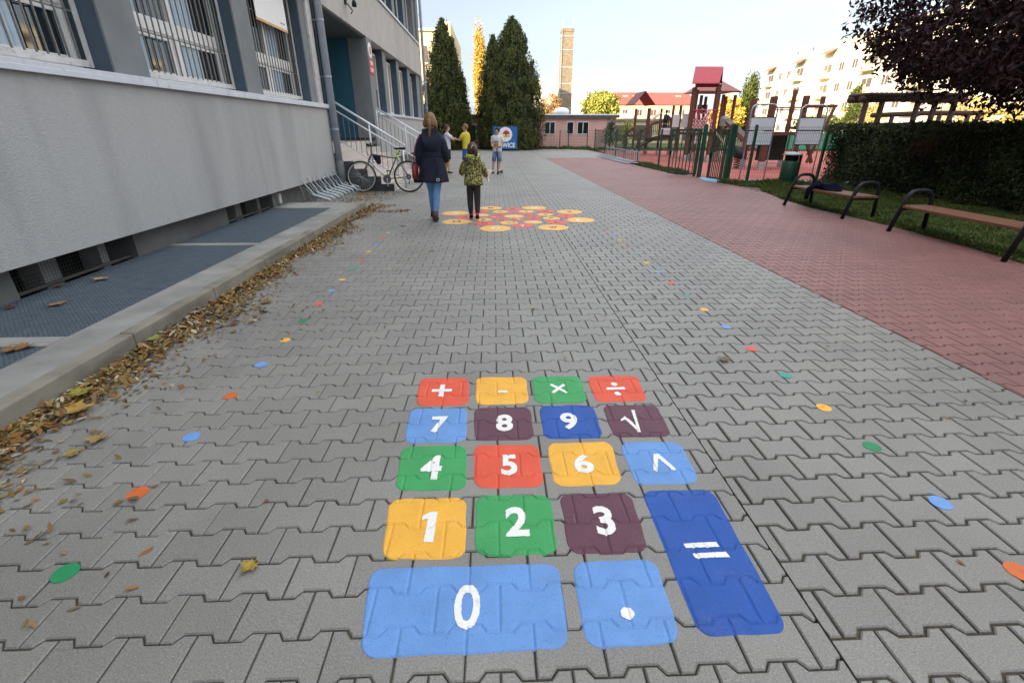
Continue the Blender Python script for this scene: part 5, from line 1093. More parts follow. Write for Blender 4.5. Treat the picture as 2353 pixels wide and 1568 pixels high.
# ================================================================ BICYCLE (plane Y = 11.78, front wheel towards the wall)
BY = 11.80
t = thing('bicycle', 'silver city bicycle with a black frame bag parked against the stair railing', 'bicycle', (-2.55, BY, 0))
def B3(px, py, dy=0): p = AY(*c3(px, py), BY); return Vector((p.x, BY+dy, p.z))
fw, rw = B3(740, 800), B3(1248, 818); WR = .335; fw.z = rw.z = WR+.012
SIL = mat('bike_silver', S8(196, 198, 202), rough=.3, var=.05, metal=.5); GRYF = mat('bike_grey', S8(96, 94, 96), rough=.35, var=.08, metal=.3); RUBB = mat('tyre_rubber', S8(30, 30, 32), rough=.8); RIM = mat('wheel_rim', S8(196, 198, 196), rough=.35, metal=.5); ORR = mat('orange_reflector', S8(232, 120, 30), rough=.3); NEON = mat('neon_yellow', S8(190, 232, 40), rough=.5)
def wheel(c, back):
    f = MB(); f.tube([(c.x+WR*math.cos(a), BY, c.z+WR*math.sin(a)) for a in [2*PI*i/48 for i in range(48)]], .017, 8, closed=True); w_ = f.build('wheel', RUBB, t, smooth=True)
    f = MB(); f.tube([(c.x+(WR-.028)*math.cos(a), BY, c.z+(WR-.028)*math.sin(a)) for a in [2*PI*i/48 for i in range(48)]], .013, 6, closed=True); f.build('rim', RIM, w_, smooth=True)
    f = MB()
    for k in range(28): a = 2*PI*k/28; o = .018*(-1)**k; b_ = a+.5*(-1)**(k//2); f.tube([(c.x+.02*math.cos(b_), BY+o, c.z+.02*math.sin(b_)), (c.x+(WR-.03)*math.cos(a), BY, c.z+(WR-.03)*math.sin(a))], .0014, 3)
    f.build('spokes', RIM, w_, fix=False)
    f = MB(); f.tube([(c.x, BY-.05, c.z), (c.x, BY+.05, c.z)], .019, 10); f.build('hub', SIL, w_)
    f = MB(); a = .9; f.bar((c.x+.2*math.cos(a), BY-.01, c.z+.2*math.sin(a)), (c.x+.29*math.cos(a), BY-.01, c.z+.29*math.sin(a)), .012, .03, (0, 1, 0)); f.build('reflector', ORR, w_)
    if back:
        f = MB(); f.tube([(c.x, BY-.03, c.z), (c.x, BY-.042, c.z)], .05, 14); f.tube([(c.x, BY-.022, c.z), (c.x, BY-.03, c.z)], .062, 14); f.build('cassette', GRYF, w_)
wheel(fw, 0); wheel(rw, 1)
bb = Vector((fw.x+.60, BY, .30)); seat = B3(1140, 500); hd1 = B3(845, 560); hd0 = B3(815, 625); st = B3(1115, 600)
f = MB(); f.tube([hd0, bb], .021, 8); f.build('down_tube', SIL, t, smooth=True)
f = MB(); f.tube([hd1, st], .017, 8); f.tube([bb, st+Vector((.012, 0, .05))], .017, 8); f.tube([hd0-Vector((.01, 0, .04)), hd1+Vector((.01, 0, .04))], .021, 8)
for dy in (-.045, .045): f.tube([bb+Vector((.02, dy*.4, 0)), rw+Vector((0, dy, 0))], .010, 6); f.tube([st, rw+Vector((0, dy, 0))], .009, 6)
f.build('frame', GRYF, t, smooth=True)
f = MB()
for dy in (-.045, .045): f.tube([hd0+Vector((-.01, dy*.6, -.03)), hd0.lerp(fw, .5)+Vector((0, dy, 0)), fw+Vector((0, dy, 0))], .012, 8)
f.build('fork', GRYF, t, smooth=True)
f = MB(); f.tube([st, seat+Vector((.01, 0, -.03))], .013, 8); f.build('seat_post', GRYF, t)
f = MB(); f.loft([[(seat.x+dx, BY+w_*math.cos(a), seat.z+h*math.sin(a)+.01) for a in [2*PI*i/12 for i in range(12)]] for dx, w_, h in ((-.12, .012, .012), (-.08, .022, .02), (0, .035, .022), (.08, .068, .028), (.125, .07, .03), (.145, .05, .02))]); f.build('saddle', BLK, t, smooth=True)
hb = B3(835, 470); f = MB(); f.tube([hd1, hd1+Vector((-.0, 0, .09)), hb+Vector((.02, 0, .0))], .014, 8); f.tube([hb+Vector((.06, -.27, .02)), hb+Vector((.02, -.15, .02)), hb, hb+Vector((.02, .15, .02)), hb+Vector((.06, .27, .02))], .012, 8); f.build('handlebar', BLK, t, smooth=True)
for dy in (-.25, .25): f = MB(); f.tube([hb+Vector((.055, dy*.75, .02)), hb+Vector((.075, dy*1.15, .025))], .019, 8); f.tube([hb+Vector((.02, dy*.7, .0)), hb+Vector((-.05, dy*.9, -.03))], .006, 5); f.build('grip', BLK, t)
f = MB(); f.tube([hb+Vector((-.03, 0, .02)), hb+Vector((-.09, 0, .03))], .03, 10); f.tube([hb+Vector((0, .03, .03)), hb+Vector((.0, .03, .07))], .022, 8); f.build('headlight', BLK, t)
f = MB()
for k in (0, 1): f.tube([hb+Vector((-.02, -.1+.2*k, 0)), hb+Vector((-.09, -.05+.1*k, -.12)), hd1+Vector((-.07, 0, -.02)), hd0+Vector((-.02, 0, -.08))], .003, 4)
f.build('cable', BLK, t)
q0, q1 = B3(845, 575), B3(965, 585); f = MB(); f.prism([(hd1.x+.025, hd1.z-.01), (hd1.x+.20, hd1.z-.035), (hd1.x+.20, hd1.z-.20), (hd1.x+.13, hd1.z-.22), (hd1.x+.05, hd1.z-.10)], 'y', BY-.035, BY+.035); f.build('frame_bag', BLK, t, bevel=.012)
for py in (535, 580): p = B3(1122, py); f = MB(); f.lathe([(.0, -.03), (.03, -.025), (.034, 0), (.03, .025), (0, .03)], p, 10); f.build('tail_light', NEON, t, smooth=True)
f = MB(); f.tube([bb+Vector((0, -.05, 0)), bb+Vector((0, -.058, 0))], .095, 22); f.build('chainring', GRYF, t)
f = MB(); f.bar(bb+Vector((0, -.07, 0)), bb+Vector((.01, -.07, -.17)), .018, .014, (0, 1, 0)); f.bar(bb+Vector((0, .07, 0)), bb+Vector((-.01, .07, .17)), .018, .014, (0, 1, 0)); f.tube([bb+Vector((0, -.08, 0)), bb+Vector((0, .08, 0))], .016, 8); f.build('crank', SIL, t)
for dy, dz in ((-.12, -.17), (.12, .17)): f = MB(); f.box(bb.x-.04, bb.x+.05, BY+dy-.035, BY+dy+.035, bb.z+dz-.01, bb.z+dz+.01); f.build('pedal', BLK, t)
f = MB(); f.tube([rw+Vector((.0, -.04, -.02)), rw+Vector((.02, -.04, -.10)), rw+Vector((-.01, -.04, -.16))], .012, 6); f.tube([rw+Vector((-.01, -.04, -.16)), bb+Vector((.03, -.05, -.09))], .003, 4); f.tube([rw+Vector((0, -.035, .05)), bb+Vector((0, -.05, .095))], .003, 4); f.build('chain', GRYF, t)
# ================================================================ PEOPLE
SKIN = mat('skin', S8(206, 158, 132), rough=.6, var=.05, scale=20); DENIM = mat('blue_denim', S8(98, 138, 186), rough=.9, var=.14, scale=14, bump=.2, bscale=120); 
def bake_skin(name, nodes, edges, root, mt, parent=None, sub=2, xf=None):
    """nodes {key:(x,y,z,r[,r2])}: a skin surface baked to one continuous mesh"""
    ks = list(nodes); me = bpy.data.meshes.new(name); me.from_pydata([nodes[k][:3] for k in ks], [(ks.index(a), ks.index(b)) for a, b in edges], [])
    o = bpy.data.objects.new(name, me); COL.objects.link(o); mo = o.modifiers.new('Skin', 'SKIN'); mo.use_smooth_shade = True; mo.branch_smoothing = .3
    sv = me.skin_vertices[0].data
    for i, k in enumerate(ks): n_ = nodes[k]; sv[i].radius = (n_[3], n_[4] if len(n_) > 4 else n_[3]); sv[i].use_root = (k == root)
    ss = o.modifiers.new('Sub', 'SUBSURF'); ss.levels = sub; ss.render_levels = sub
    bpy.context.view_layer.update(); m2 = bpy.data.meshes.new_from_object(o.evaluated_get(bpy.context.evaluated_depsgraph_get()))
    bpy.data.objects.remove(o); m2.name = name; m2.materials.clear()
    if xf: m2.transform(xf)
    return link(name, m2, mt, parent, smooth=True)
BASE = dict(pel=(0,0,.515,.066,.052), waist=(0,0,.60,.062,.048), chest=(0,-.003,.72,.078,.055), upch=(0,-.003,.79,.062,.045), neck=(0,0,.845,.028), hb=(0,.008,.875,.040,.044), hm=(0,.010,.925,.050,.058), ht=(0,.006,.972,.036,.042), nose=(0,.070,.915,.007),
 shL=(-.098,0,.80,.033), elL=(-.125,-.012,.635,.023), wrL=(-.128,.02,.50,.015), haL=(-.128,.03,.465,.017,.010), shR=(.098,0,.80,.033), elR=(.125,-.012,.635,.023), wrR=(.128,.02,.50,.015), haR=(.128,.03,.465,.017,.010),
 hiL=(-.048,0,.49,.050), knL=(-.050,.008,.275,.032), caL=(-.050,-.006,.19,.030), anL=(-.050,-.005,.048,.020), toL=(-.052,.085,.020,.018,.014), hiR=(.048,0,.49,.050), knR=(.050,.008,.275,.032), caR=(.050,-.006,.19,.030), anR=(.050,-.005,.048,.020), toR=(.052,.085,.020,.018,.014))
EDG = [('pel','waist'),('waist','chest'),('chest','upch'),('upch','neck'),('neck','hb'),('hb','hm'),('hm','ht'),('hm','nose')]+[(a+s_, b_+s_) for s_ in 'LR' for a, b_ in (('sh','el'),('el','wr'),('wr','ha'),('hi','kn'),('kn','ca'),('ca','an'),('an','to'))]+[('upch','shL'),('upch','shR'),('pel','hiL'),('pel','hiR')]
def person(label, x, y, h, yaw, pose, build=1.0, head=1.0, skin=None):
    """body as one continuous skin surface; returns (body, nodes, matrix)"""
    N = dict(BASE); 
    for k, v in pose.items():
        b_ = BASE[k]; N[k] = tuple(v)+tuple(b_[3:]) if len(v) == 3 else tuple(v)
    for k in N:
        q = list(N[k]); s_ = head if k in ('hb', 'hm', 'ht') else build; q[3] *= s_
        if len(q) > 4: q[4] *= s_
        N[k] = tuple(q)
    E_ = list(EDG)
    for s_ in 'LR':                                             # five fingers from the palm
        w0, p0 = Vector(N['wr'+s_][:3]), Vector(N['ha'+s_][:3]); d = (p0-w0).normalized(); sg_ = -1 if s_ == 'L' else 1; side = d.cross(Vector((sg_, 0, 0)))
        side = Vector((0, 1, 0)) if side.length < .1 else side.normalized()
        for i, (o, l_) in enumerate(((-.0125, .036), (-.004, .042), (.0045, .040), (.0125, .032))):
            a = p0+side*o+d*.010; c_ = a+d*l_*.5+Vector((-sg_*.003, 0, 0)); e = a+d*l_*.85+Vector((-sg_*.014, 0, 0))
            N[f'f{s_}{i}a'] = (*a, .0055); N[f'f{s_}{i}b'] = (*c_, .0052); N[f'f{s_}{i}c'] = (*e, .0044); E_ += [('ha'+s_, f'f{s_}{i}a'), (f'f{s_}{i}a', f'f{s_}{i}b'), (f'f{s_}{i}b', f'f{s_}{i}c')]
        a = p0+side*.018-d*.010; e = a+side*.012+d*.018; N[f't{s_}a'] = (*a, .0062); N[f't{s_}b'] = (*e, .005); E_ += [('ha'+s_, f't{s_}a'), (f't{s_}a', f't{s_}b')]
    X = Matrix.Translation((x, y, 0)) @ Matrix.Rotation(yaw, 4, 'Z') @ Matrix.Scale(h, 4)
    o = bake_skin('person', N, E_, 'pel', skin or SKIN, None, 2, X); tag(o, label, 'person')
    return o, N, X
def part_skin(nm, N, X, keys, grow, mt, parent, root=None, extra=None, over=None, sub=2):
    n = {}
    for k in keys: q = list(N[k]); g = (over or {}).get(k, grow); q[3] += g; q += [q[3]-g+g] if len(q) < 5 else []; q[4] = (N[k][4] if len(N[k]) > 4 else N[k][3])+g; n[k] = tuple(q)
    if extra: n.update(extra)
    E_ = [(a, b_) for a, b_ in EDG if a in n and b_ in n]
    if extra: E_ += [(k.split('>')[0], k) for k in extra]
    return bake_skin(nm, n, E_, root or keys[0], mt, parent, sub, X)
def part_mesh(nm, f, X, mt, parent, smooth=True): f.xf(lambda p: X @ p); return f.build(nm, mt, parent, smooth)
def hair_cap(N, X, mt, parent, grow=.010, back=.0, low=-.01):
    hm = N['hm']; f = MB(); rings = []
    for k in range(9):
        a = -.35+k/8*(PI/2+.35); rr = math.cos(a); z = hm[2]+.006+(hm[4]+grow)*1.06*math.sin(a)
        ring = []
        for i in range(20):
            b_ = 2*PI*i/20; fx = (hm[3]+grow)*rr*math.cos(b_); fy = (hm[4]+grow)*rr*math.sin(b_)
            if fy > 0 and k < 5: fy *= .35+.13*k                      # face side stays open
            ring.append((hm[0]+fx*(1+.03*math.sin(7*b_+k)), hm[1]-.006+fy, z+(.0 if fy > 0 else low*(1-k/8))))
        rings.append(ring)
    f.loft(rings); return part_mesh('hair', f, X, mt, parent)
def shoe(N, X, s_, mt, parent, sock=None, nm='shoe'):
    an, to = Vector(N['an'+s_][:3]), Vector(N['to'+s_][:3]); hl = an+(an-to).normalized()*.022
    n = {'a': (hl.x, hl.y, an.z-.022, .024, .022), 'b': (an.x, an.y, an.z-.012, .027, .024), 'c': (*((an+to)/2+Vector((0, 0, -.012))), .026, .02), 'd': (to.x, to.y, to.z-.001, .022, .016)}
    o = bake_skin(nm, n, [('a','b'),('b','c'),('c','d')], 'b', mt, parent, 2, X)
    if sock: f = MB(); f.tube([an+Vector((0, 0, -.005)), an+Vector((0, 0, .035))], .026, 10); part_mesh('sock', f, X, sock, parent)
    return o
def face(N, X, parent):
    hm = N['hm']; f = MB()
    for sx_ in (-1, 1): f.lathe([(.006, -.002), (.004, .004)], (hm[0]+sx_*.019, hm[1]+.054, hm[2]+.004), 8)
    f.box(hm[0]-.013, hm[0]+.013, hm[1]+.050, hm[1]+.056, hm[2]-.034, hm[2]-.029); part_mesh('facial_features', f, X, mat('face_dark', S8(90, 48, 44), rough=.6), parent)
    f = MB()
    for sx_ in (-1, 1): f.loft([[(hm[0]+sx_*(.049+.01*k), hm[1]+.010*math.cos(a)-.002, hm[2]-.002+.016*math.sin(a)) for a in [2*PI*i/8 for i in range(8)]] for k in (0, 1)])
    part_mesh('ear', f, X, SKIN, parent)
HBLO = mat('blond_hair', S8(122, 90, 58), rough=.6, var=.25, scale=30, stretch=(6, 6, 1)); HBRN = mat('brown_hair', S8(74, 48, 38), rough=.6, var=.25, scale=30, stretch=(6, 6, 1)); HDRK = mat('dark_hair', S8(50, 40, 38), rough=.65, var=.2, scale=30)
# --- woman in the navy coat, walking away
WN = dict(shL=(-.085,0,.785,.026), shR=(.085,0,.785,.026), upch=(0,-.003,.775,.055,.04), elL=(-.125,-.02,.655), wrL=(-.135,.035,.53), haL=(-.134,.05,.50), elR=(.127,.0,.65), wrR=(.128,.07,.555), haR=(.115,.09,.535), hiL=(-.05,0,.49,.056), hiR=(.05,0,.49,.056), knL=(-.032,.05,.285), caL=(-.03,.035,.20), anL=(-.036,.10,.062), toL=(-.036,.17,.022), knR=(.018,-.01,.275,.036), caR=(.014,-.03,.19,.033), anR=(.004,-.055,.055), toR=(.012,.03,.02))
wo, N, X = person('woman with a blond ponytail and long navy hooded coat walking away', -.955, 7.92, 1.60, 0, WN)
COAT = mat('navy_wool', S8(26, 32, 50), rough=.95, var=.2, scale=16, bump=.5, bscale=160)
f = MB(); rings = []
for k in range(26):
    q = k/25; z = .845-.465*q; rx = np.interp(q, [0, .07, .2, .45, .52, .7, 1], [.048, .100, .116, .097, .102, .124, .146]); ry = np.interp(q, [0, .07, .2, .45, .52, .7, 1], [.045, .066, .082, .074, .080, .096, .108])
    fold = np.interp(q, [0, .3, .5, .6, 1], [.0, .01, .012, .03, .05]); rings.append(ellipse(.0, -.004, z+(.006*math.sin(3.1*k) if 11 < k < 14 else 0), rx, ry, 36, fold, .6+k*.03, 6, 0, 0))
rings.append([(x_*.97, y_*.97, z_+.012) for x_, y_, z_ in rings[-1]])
f.loft(rings); part_mesh('coat', f, X, COAT, wo)
for s_ in 'LR': part_skin('sleeve', N, X, ['sh'+s_, 'el'+s_, 'wr'+s_], .020, COAT, wo, over={'sh'+s_: .028, 'wr'+s_: .020, 'el'+s_: .020})
f = MB(); rings = []                                          # hood lying on the back
for k in range(9):
    q = k/8; rings.append([(.118*math.sin(PI*(.22+.56*(.5+.5*math.cos(a))))*math.cos(a)*(1-.2*q*q)*1.02, -.028-.075*math.sin(q*PI*.9)*(.62-.38*math.sin(a))-.015, .862-.13*q-(.035*q+.02)*(-math.sin(a)*.5+.5)*1.6) for a in [2*PI*i/28 for i in range(28)]])
f.loft(rings); part_mesh('hood', f, X, COAT, wo)
f = MB(); f.loft([ellipse(0, -.004, .628, .1075, .078, 30), ellipse(0, -.004, .612, .1085, .079, 30)]); f.box(.045, .058, -.100, -.094, .40, .62); part_mesh('belt', f, X, COAT, wo)
f = MB()
for a, b_ in (((.042, .418), (.066, .418)), ((.042, .396), (.066, .396)), ((.042, .396), (.042, .418)), ((.066, .396), (.066, .418))): f.bar((a[0], -.114, a[1]), (b_[0], -.114, b_[1]), .004, .004)
part_mesh('buckle', f, X, WS, wo)
part_skin('jeans', N, X, ['hiL', 'knL', 'caL', 'anL'], .006, DENIM, wo, over={'anL': .006}); part_skin('jeans', N, X, ['hiR', 'knR', 'caR', 'anR'], .006, DENIM, wo, over={'anR': .007})
BOOT = mat('brown_boot', S8(78, 58, 54), rough=.7, var=.2, scale=20)
for s_ in 'LR':
    b_ = shoe(N, X, s_, BOOT, wo, nm='boot'); an = Vector(N['an'+s_][:3]); f = MB(); f.loft([ellipse(an.x, an.y-.004, an.z+.05, .029, .031, 14), ellipse(an.x, an.y-.004, an.z+.01, .028, .032, 14), ellipse(an.x, an.y-.006, an.z-.035, .026, .034, 14)]); part_mesh('boot_shaft', f, X, BOOT, wo)
hair_cap(N, X, HBLO, wo, .010, low=-.03)
f = MB(); f.tube([(0, -.058, .935), (0, -.088, .925), (0, -.094, .89), (.002, -.084, .85), (-.002, -.088, .81), (0, -.09, .775)], [.012, .016, .017, .014, .009, .003], 12); part_mesh('ponytail', f, X, HBLO, wo)
f = MB(); f.tube([(-.052, .01, .93), (-.055, -.02, .90), (-.05, -.02, .87)], [.012, .014, .008], 8); f.tube([(.052, .01, .93), (.056, .0, .88), (.060, .01, .84)], [.012, .012, .005], 8); part_mesh('loose_hair', f, X, HBLO, wo)
REDB = mat('red_leather', S8(118, 32, 44), rough=.5, var=.12, scale=10)
t = thing('shoulder_bag', 'dark red leather shoulder bag on the left side of the woman in navy', 'bag', (-1.25, 7.85, .7))
f = MB(); f.loft([[(X @ Vector((-.172+.030*math.cos(a), -.02+.075*math.sin(a)*w_, z))) for a in [2*PI*i/18 for i in range(18)]] for z, w_ in ((.415, .80), (.42, .98), (.46, 1.08), (.515, .92), (.545, .45), (.55, .3))]); f.build('bag_body', REDB, t, smooth=True)
f = MB(); f.tube([X @ Vector(p) for p in ((-.172, -.05, .54), (-.165, -.078, .62), (-.145, -.092, .70), (-.122, -.080, .765), (-.098, -.03, .812), (-.10, .02, .808), (-.14, .07, .72), (-.172, .03, .55))], .0085, 8); f.build('strap', REDB, t, smooth=True)
f = MB(); f.loft([[(X @ Vector((-.155+.040*math.cos(a)*(1+.2*math.sin(5*a)), -.01+.05*math.sin(a), z))) for a in [2*PI*i/16 for i in range(16)]] for z in (.425, .40, .375)]); f.build('fringe', BLK, t, smooth=True)
# --- girl in the patterned jacket
GN = dict(shL=(-.088,0,.775,.026), shR=(.088,0,.775,.026), upch=(0,-.003,.765,.055,.04), elL=(-.150,.02,.66), wrL=(-.165,.09,.60), haL=(-.16,.115,.59), elR=(.150,.0,.65), wrR=(.178,.08,.565), haR=(.19,.10,.545), knL=(-.052,.03,.285,.040), caL=(-.052,.0,.19,.036), anL=(-.046,.02,.058), toL=(-.05,.10,.02), knR=(.048,-.01,.275,.040), caR=(.05,-.03,.19,.036), anR=(.045,-.07,.062), toR=(.05,.02,.022), hb=(0,.008,.865,.046,.05), hm=(0,.010,.92,.062,.070), ht=(0,.004,.968,.045,.05), chest=(0,0,.70,.078,.06), neck=(0,0,.83,.03))
gi, N, X = person('girl in a speckled green jacket and black leggings walking away', -.335, 8.05, 1.17, 0, GN)
JAC = bpy.data.materials.new('speckled_jacket'); JAC.use_nodes = True; nn = JAC.node_tree.nodes; ll = JAC.node_tree.links.new; bs = nn['Principled BSDF']; bs.inputs['Roughness'].default_value = .8
tcx = nn.new('ShaderNodeTexCoord'); mpx = nn.new('ShaderNodeMapping'); mpx.inputs['Scale'].default_value = (1, 1, .55); vo = nn.new('ShaderNodeTexVoronoi'); vo.inputs['Scale'].default_value = 120
ll(tcx.outputs['Object'], mpx.inputs[0]); ll(mpx.outputs[0], vo.inputs['Vector']); sp = nn.new('ShaderNodeSeparateColor'); ll(vo.outputs['Color'], sp.inputs[0]); rp = nn.new('ShaderNodeValToRGB'); rp.color_ramp.interpolation = 'CONSTANT'
for i, (p_, c_) in enumerate(((0, S8(46, 38, 36)), (.34, S8(150, 170, 70)), (.56, S8(112, 40, 58)), (.74, S8(196, 204, 130)), (.86, S8(70, 62, 48)))):
    e_ = rp.color_ramp.elements[i] if i < 2 else rp.color_ramp.elements.new(p_); e_.position = p_; e_.color = (*c_, 1)
ll(sp.outputs[0], rp.inputs[0]); ll(rp.outputs[0], bs.inputs['Base Color'])
LIME = mat('lime_lining', S8(164, 196, 56), rough=.8, var=.08, scale=20)
f = MB(); rings = []
for k in range(18):
    q = k/17; z = .835-.37*q; rx = np.interp(q, [0, .1, .3, .6, 1], [.06, .112, .122, .118, .132]); ry = np.interp(q, [0, .1, .3, .6, 1], [.05, .074, .09, .09, .10]); rings.append(ellipse(0, -.002, z, rx, ry, 32, .02*q, k*.1, 5))
rings.append([(x_*.95, y_*.95, z_+.012) for x_, y_, z_ in rings[-1]]); f.loft(rings); part_mesh('jacket', f, X, JAC, gi)
for s_ in 'LR': part_skin('sleeve', N, X, ['sh'+s_, 'el'+s_, 'wr'+s_], .024, JAC, gi, over={'sh'+s_: .032})
f = MB(); f.loft([ellipse(0, -.045, .842, .085, .055, 26), ellipse(0, -.052, .845, .112, .075, 26), ellipse(0, -.062, .82, .112, .078, 26, 0, 0, 7, 0, .2), ellipse(0, -.068, .785, .09, .065, 26, 0, 0, 7, 0, .2), ellipse(0, -.066, .74, .05, .04, 26)]); part_mesh('hood', f, X, JAC, gi)
f = MB(); f.loft([[(x_, y_, z_+(.016 if y_ > -.05 else 0)) for x_, y_, z_ in ellipse(0, -.047, .853, .098, .066, 26)], [(x_, y_, z_) for x_, y_, z_ in ellipse(0, -.085, .80, .048, .052, 26)]]); part_mesh('hood_lining', f, X, LIME, gi)
LEG = mat('black_leggings', S8(38, 34, 38), rough=.85, var=.15, scale=14)
f = MB(); f.loft([ellipse(0, 0, z, rx, ry, 24) for z, rx, ry in ((.56, .080, .066), (.50, .098, .076), (.455, .102, .076), (.43, .085, .066))]); part_mesh('leggings', f, X, LEG, gi); part_skin('leggings', N, X, ['hiL', 'knL', 'caL', 'anL'], .008, LEG, gi); part_skin('leggings', N, X, ['hiR', 'knR', 'caR', 'anR'], .008, LEG, gi)
PNK = mat('pink_sock', S8(186, 52, 92), rough=.8)
for s_ in 'LR': shoe(N, X, s_, BLK, gi, PNK)
hair_cap(N, X, HBRN, gi, .010, low=-.035)
f = MB(); f.tube([(.01, -.06, .955), (.03, -.10, .95), (.045, -.115, .91), (.05, -.105, .86), (.048, -.1, .815)], [.014, .03, .034, .026, .006], 12); part_mesh('ponytail', f, X, HBRN, gi)
f = MB(); f.tube([(.012+.018*math.cos(a), -.075, .952+.018*math.sin(a)) for a in [2*PI*i/12 for i in range(12)]], .005, 6, closed=True); part_mesh('hair_tie', f, X, WS, gi)
t = thing('paper_bag', 'white paper held in the right hand of the girl in green', 'paper', (-.08, 8.2, .65))
f = MB(); f.loft([[(X @ Vector((.205+w_*math.cos(a)*(1+.2*math.sin(3*a))+o, .12+.02*math.sin(a), z))) for a in [2*PI*i/10 for i in range(10)]] for z, w_, o in ((.50, .018, .0), (.535, .012, -.005), (.57, .022, .0), (.62, .034, .012), (.655, .03, .016))]); f.build('paper', mat('white_paper', S8(226, 222, 216), rough=.7), t)
# --- three boys farther up the yard
WTS = mat('white_shirt', S8(214, 214, 220), rough=.9, var=.06, scale=14); YTS = mat('yellow_shirt', S8(206, 190, 62), rough=.9, var=.08, scale=14); GRS2 = mat('shirt_print_green', S8(118, 124, 50), rough=.9); BLS = mat('blue_shorts', S8(30, 78, 160), rough=.9, var=.1); NVS = mat('navy_shorts', S8(36, 42, 62), rough=.9, var=.1); DSH = mat('denim_shorts', S8(116, 140, 178), rough=.9, var=.12, scale=14); BPK = mat('backpack_blue', S8(22, 88, 138), rough=.8, var=.1)
def shirt(o, N, X, mt, hem=.50):
    f = MB(); rings = []
    for k in range(12):
        q = k/11; z = .835-(.835-hem)*q; sc_ = np.interp(q, [0, .08, .3, .7, 1], [.6, 1.0, 1.08, 1.0, 1.04]); c_ = np.array(N['chest'][:2])*(1-q)+np.array(N['pel'][:2])*q; rings.append(ellipse(c_[0], c_[1], z, .104*sc_*(.6 if k == 0 else 1), .068*sc_*(.7 if k == 0 else 1), 24, .015*q, k*.2, 5))
    f.loft(rings); part_mesh('shirt', f, X, mt, o)
    for s_ in 'LR':
        a, b_ = Vector(N['sh'+s_][:3]), Vector(N['el'+s_][:3]); cn = Vector((0, a.y, .765)); f = MB(); f.tube([cn.lerp(a, .35), cn.lerp(a, .8)+Vector((0, 0, .008)), a+(b_-a)*.10, a.lerp(b_, .45), a.lerp(b_, .80)], [.030, .042, .043, .040, .036], 14); part_mesh('sleeve', f, X, mt, o)
def shorts(o, N, X, mt, low=.9):
    f = MB(); f.loft([ellipse(N['pel'][0], N['pel'][1], .54, .082, .062, 22), ellipse(N['pel'][0], N['pel'][1], .47, .094, .068, 22)]); part_mesh('shorts', f, X, mt, o)
    for s_ in 'LR': a, b_ = Vector(N['hi'+s_][:3]), Vector(N['kn'+s_][:3]); f = MB(); f.tube([a, a.lerp(b_, .5), a.lerp(b_, low)], [.056, .052, .047], 14); part_mesh('shorts_leg', f, X, mt, o)
P1 = dict(shL=(-.10,.02,.79), elL=(-.10,.13,.73), wrL=(-.08,.24,.70), haL=(-.075,.27,.695), elR=(.12,.10,.70), wrR=(.08,.22,.70), haR=(.07,.26,.70), hiL=(-.048,0,.49,.055), hiR=(.048,0,.49,.055), toR=(.065,.08,.02), knL=(-.05,-.02,.28), anL=(-.05,-.10,.05), toL=(-.05,-.02,.02))
o, N, X = person('boy in a white shirt and blue backpack, arm held out to the boy in yellow', -1.52, 17.0, 1.50, R(-78), P1)
shirt(o, N, X, WTS); shorts(o, N, X, NVS); [shoe(N, X, s_, BLK, o) for s_ in 'LR']; hair_cap(N, X, HBRN, o, .008); face(N, X, o)
t = thing('backpack', 'blue backpack worn by the boy in a white shirt', 'backpack', (-1.65, 17.0, 1.0))
f = MB(); f.loft([[tuple(X @ Vector((.085*math.cos(a)*w_, -.10+.045*math.sin(a)*w_, z))) for a in [2*PI*i/16 for i in range(16)]] for z, w_ in ((.54, .8), (.56, 1.05), (.66, 1.1), (.75, .95), (.79, .6))]); f.build('pack', BPK, t, smooth=True)
f = MB()
for sx_ in (-1, 1): f.tube([X @ Vector(p) for p in ((sx_*.06, -.07, .78), (sx_*.065, -.01, .835), (sx_*.065, .07, .79), (sx_*.07, .07, .68), (sx_*.075, -.05, .58))], .010, 6)
f.build('strap', BLK, t)
P2 = dict(shL=(-.10,.01,.79), elL=(-.13,.09,.68), wrL=(-.04,.20,.70), haL=(-.03,.235,.705), elR=(.15,-.02,.65), wrR=(.10,.05,.54), haR=(.085,.07,.52), knL=(-.05,.03,.28), hiL=(-.048,0,.49,.055), hiR=(.048,0,.49,.055))
o, N, X = person('boy in a yellow T-shirt and blue shorts facing left beside the girl', -.90, 16.8, 1.53, R(70), P2)
shirt(o, N, X, YTS); shorts(o, N, X, BLS, 1.0); [shoe(N, X, s_, BLK, o, WTS) for s_ in 'LR']; hair_cap(N, X, HBLO, o, .008); face(N, X, o)
f = MB(); f.box(-.06, .06, .072, .076, .60, .66); f.box(.05, .1085, -.02, .03, .57, .64); part_mesh('shirt_print', f, X, GRS2, o)
P3 = dict(shL=(-.10,.0,.79), elL=(-.135,-.02,.655), wrL=(-.06,.13,.585), haL=(-.035,.155,.58), elR=(.135,-.02,.655), wrR=(.08,.13,.585), haR=(.055,.155,.58), knL=(-.058,.0,.28), anL=(-.055,.02,.075), toL=(-.06,.10,.05), knR=(.085,.01,.28), caR=(.10,0,.19), anR=(.115,-.01,.048), toR=(.135,.07,.02), hiL=(-.048,0,.49,.055), hiR=(.048,0,.49,.055), hm=(-.01,.012,.925,.050,.058))
o, N, X = person('boy in a white printed T-shirt and denim shorts standing on a scooter', .12, 16.75, 1.42, R(165), P3)
shirt(o, N, X, WTS, .48); shorts(o, N, X, DSH, 1.0); [shoe(N, X, s_, NVS, o, WTS) for s_ in 'LR']; hair_cap(N, X, HDRK, o, .009); face(N, X, o)
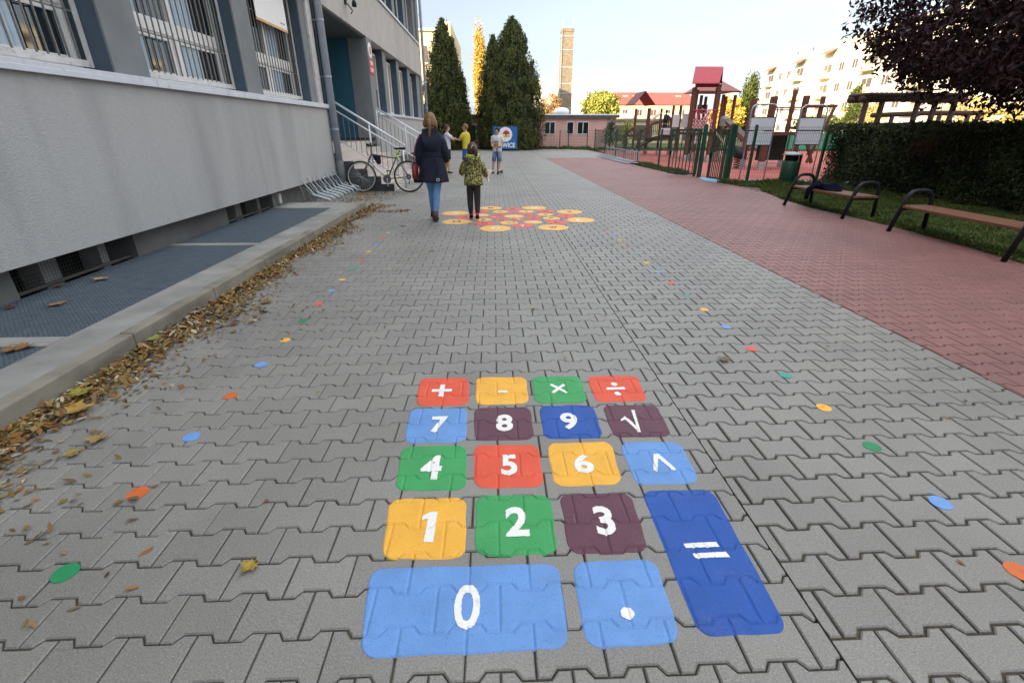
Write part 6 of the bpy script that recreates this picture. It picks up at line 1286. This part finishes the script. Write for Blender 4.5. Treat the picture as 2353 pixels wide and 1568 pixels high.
f = MB(); f.box(-.045, .05, .072, .0765, .60, .68); part_mesh('shirt_print', f, X, mat('print_ochre', S8(170, 140, 60), rough=.9, var=.4, scale=40), o); f = MB(); f.box(-.05, .05, .0735, .0775, .69, .71); part_mesh('shirt_print', f, X, mat('print_grey', S8(96, 92, 92), rough=.9), o)
t = thing('kick_scooter', 'black kick scooter under the boy in denim shorts', 'scooter', (.12, 16.6, 0)); W = lambda *p: tuple(X @ Vector(p))
f = MB(); f.tube([W(-.045, .13, .07), W(-.03, .155, .57)], .015, 8); f.build('steering_column', BLK, t); f = MB(); f.tube([W(-.14, .155, .585), W(.12, .155, .585)], .014, 8); f.build('handlebar', BLK, t)
f = MB(); f.loft([[W(-.055+a, b_, z) for a, b_ in ((-.035, .10), (.035, .10), (.035, -.19), (-.035, -.19))] for z in (.045, .058)]); f.build('deck', BLK, t)
for yy in (.16, -.21):
    f = MB(); f.tube([W(-.066, yy, .034), W(-.038, yy, .034)], .048, 16); f.build('wheel', RUBB, t)
# child on the ramp bridge
p = AY(*c5(865, 700), 28.2); deck = AY(*c5(860, 895), 28.2).z
P4 = dict(elL=(-.12,.10,.70), wrL=(-.05,.22,.70), haL=(-.04,.25,.70), elR=(.12,.10,.70), wrR=(.05,.22,.70), haR=(.04,.25,.70), anL=(-.05,-.12,.05), toL=(-.05,-.04,.02), knL=(-.05,-.02,.27))
o, N, X = person('child in dark clothes leaning on the handrail of the timber ramp', p.x, 28.2, 1.3, R(-60), P4); 
f = MB(); f.loft([ellipse(0, 0, z, rx, ry, 18) for z, rx, ry in ((.84, .06, .05), (.80, .11, .07), (.7, .115, .08), (.5, .11, .08))]); part_mesh('jacket', f, X, NVS, o)
for s_ in 'LR': part_skin('sleeve', N, X, ['sh'+s_, 'el'+s_, 'wr'+s_], .014, NVS, o); part_skin('trousers', N, X, ['hi'+s_, 'kn'+s_, 'ca'+s_, 'an'+s_], .008, LEG, o); shoe(N, X, s_, BLK, o)
hair_cap(N, X, HDRK, o, .010); face(N, X, o)
for q in [o]+list(o.children): q.data.transform(Matrix.Translation((0, 0, deck)))
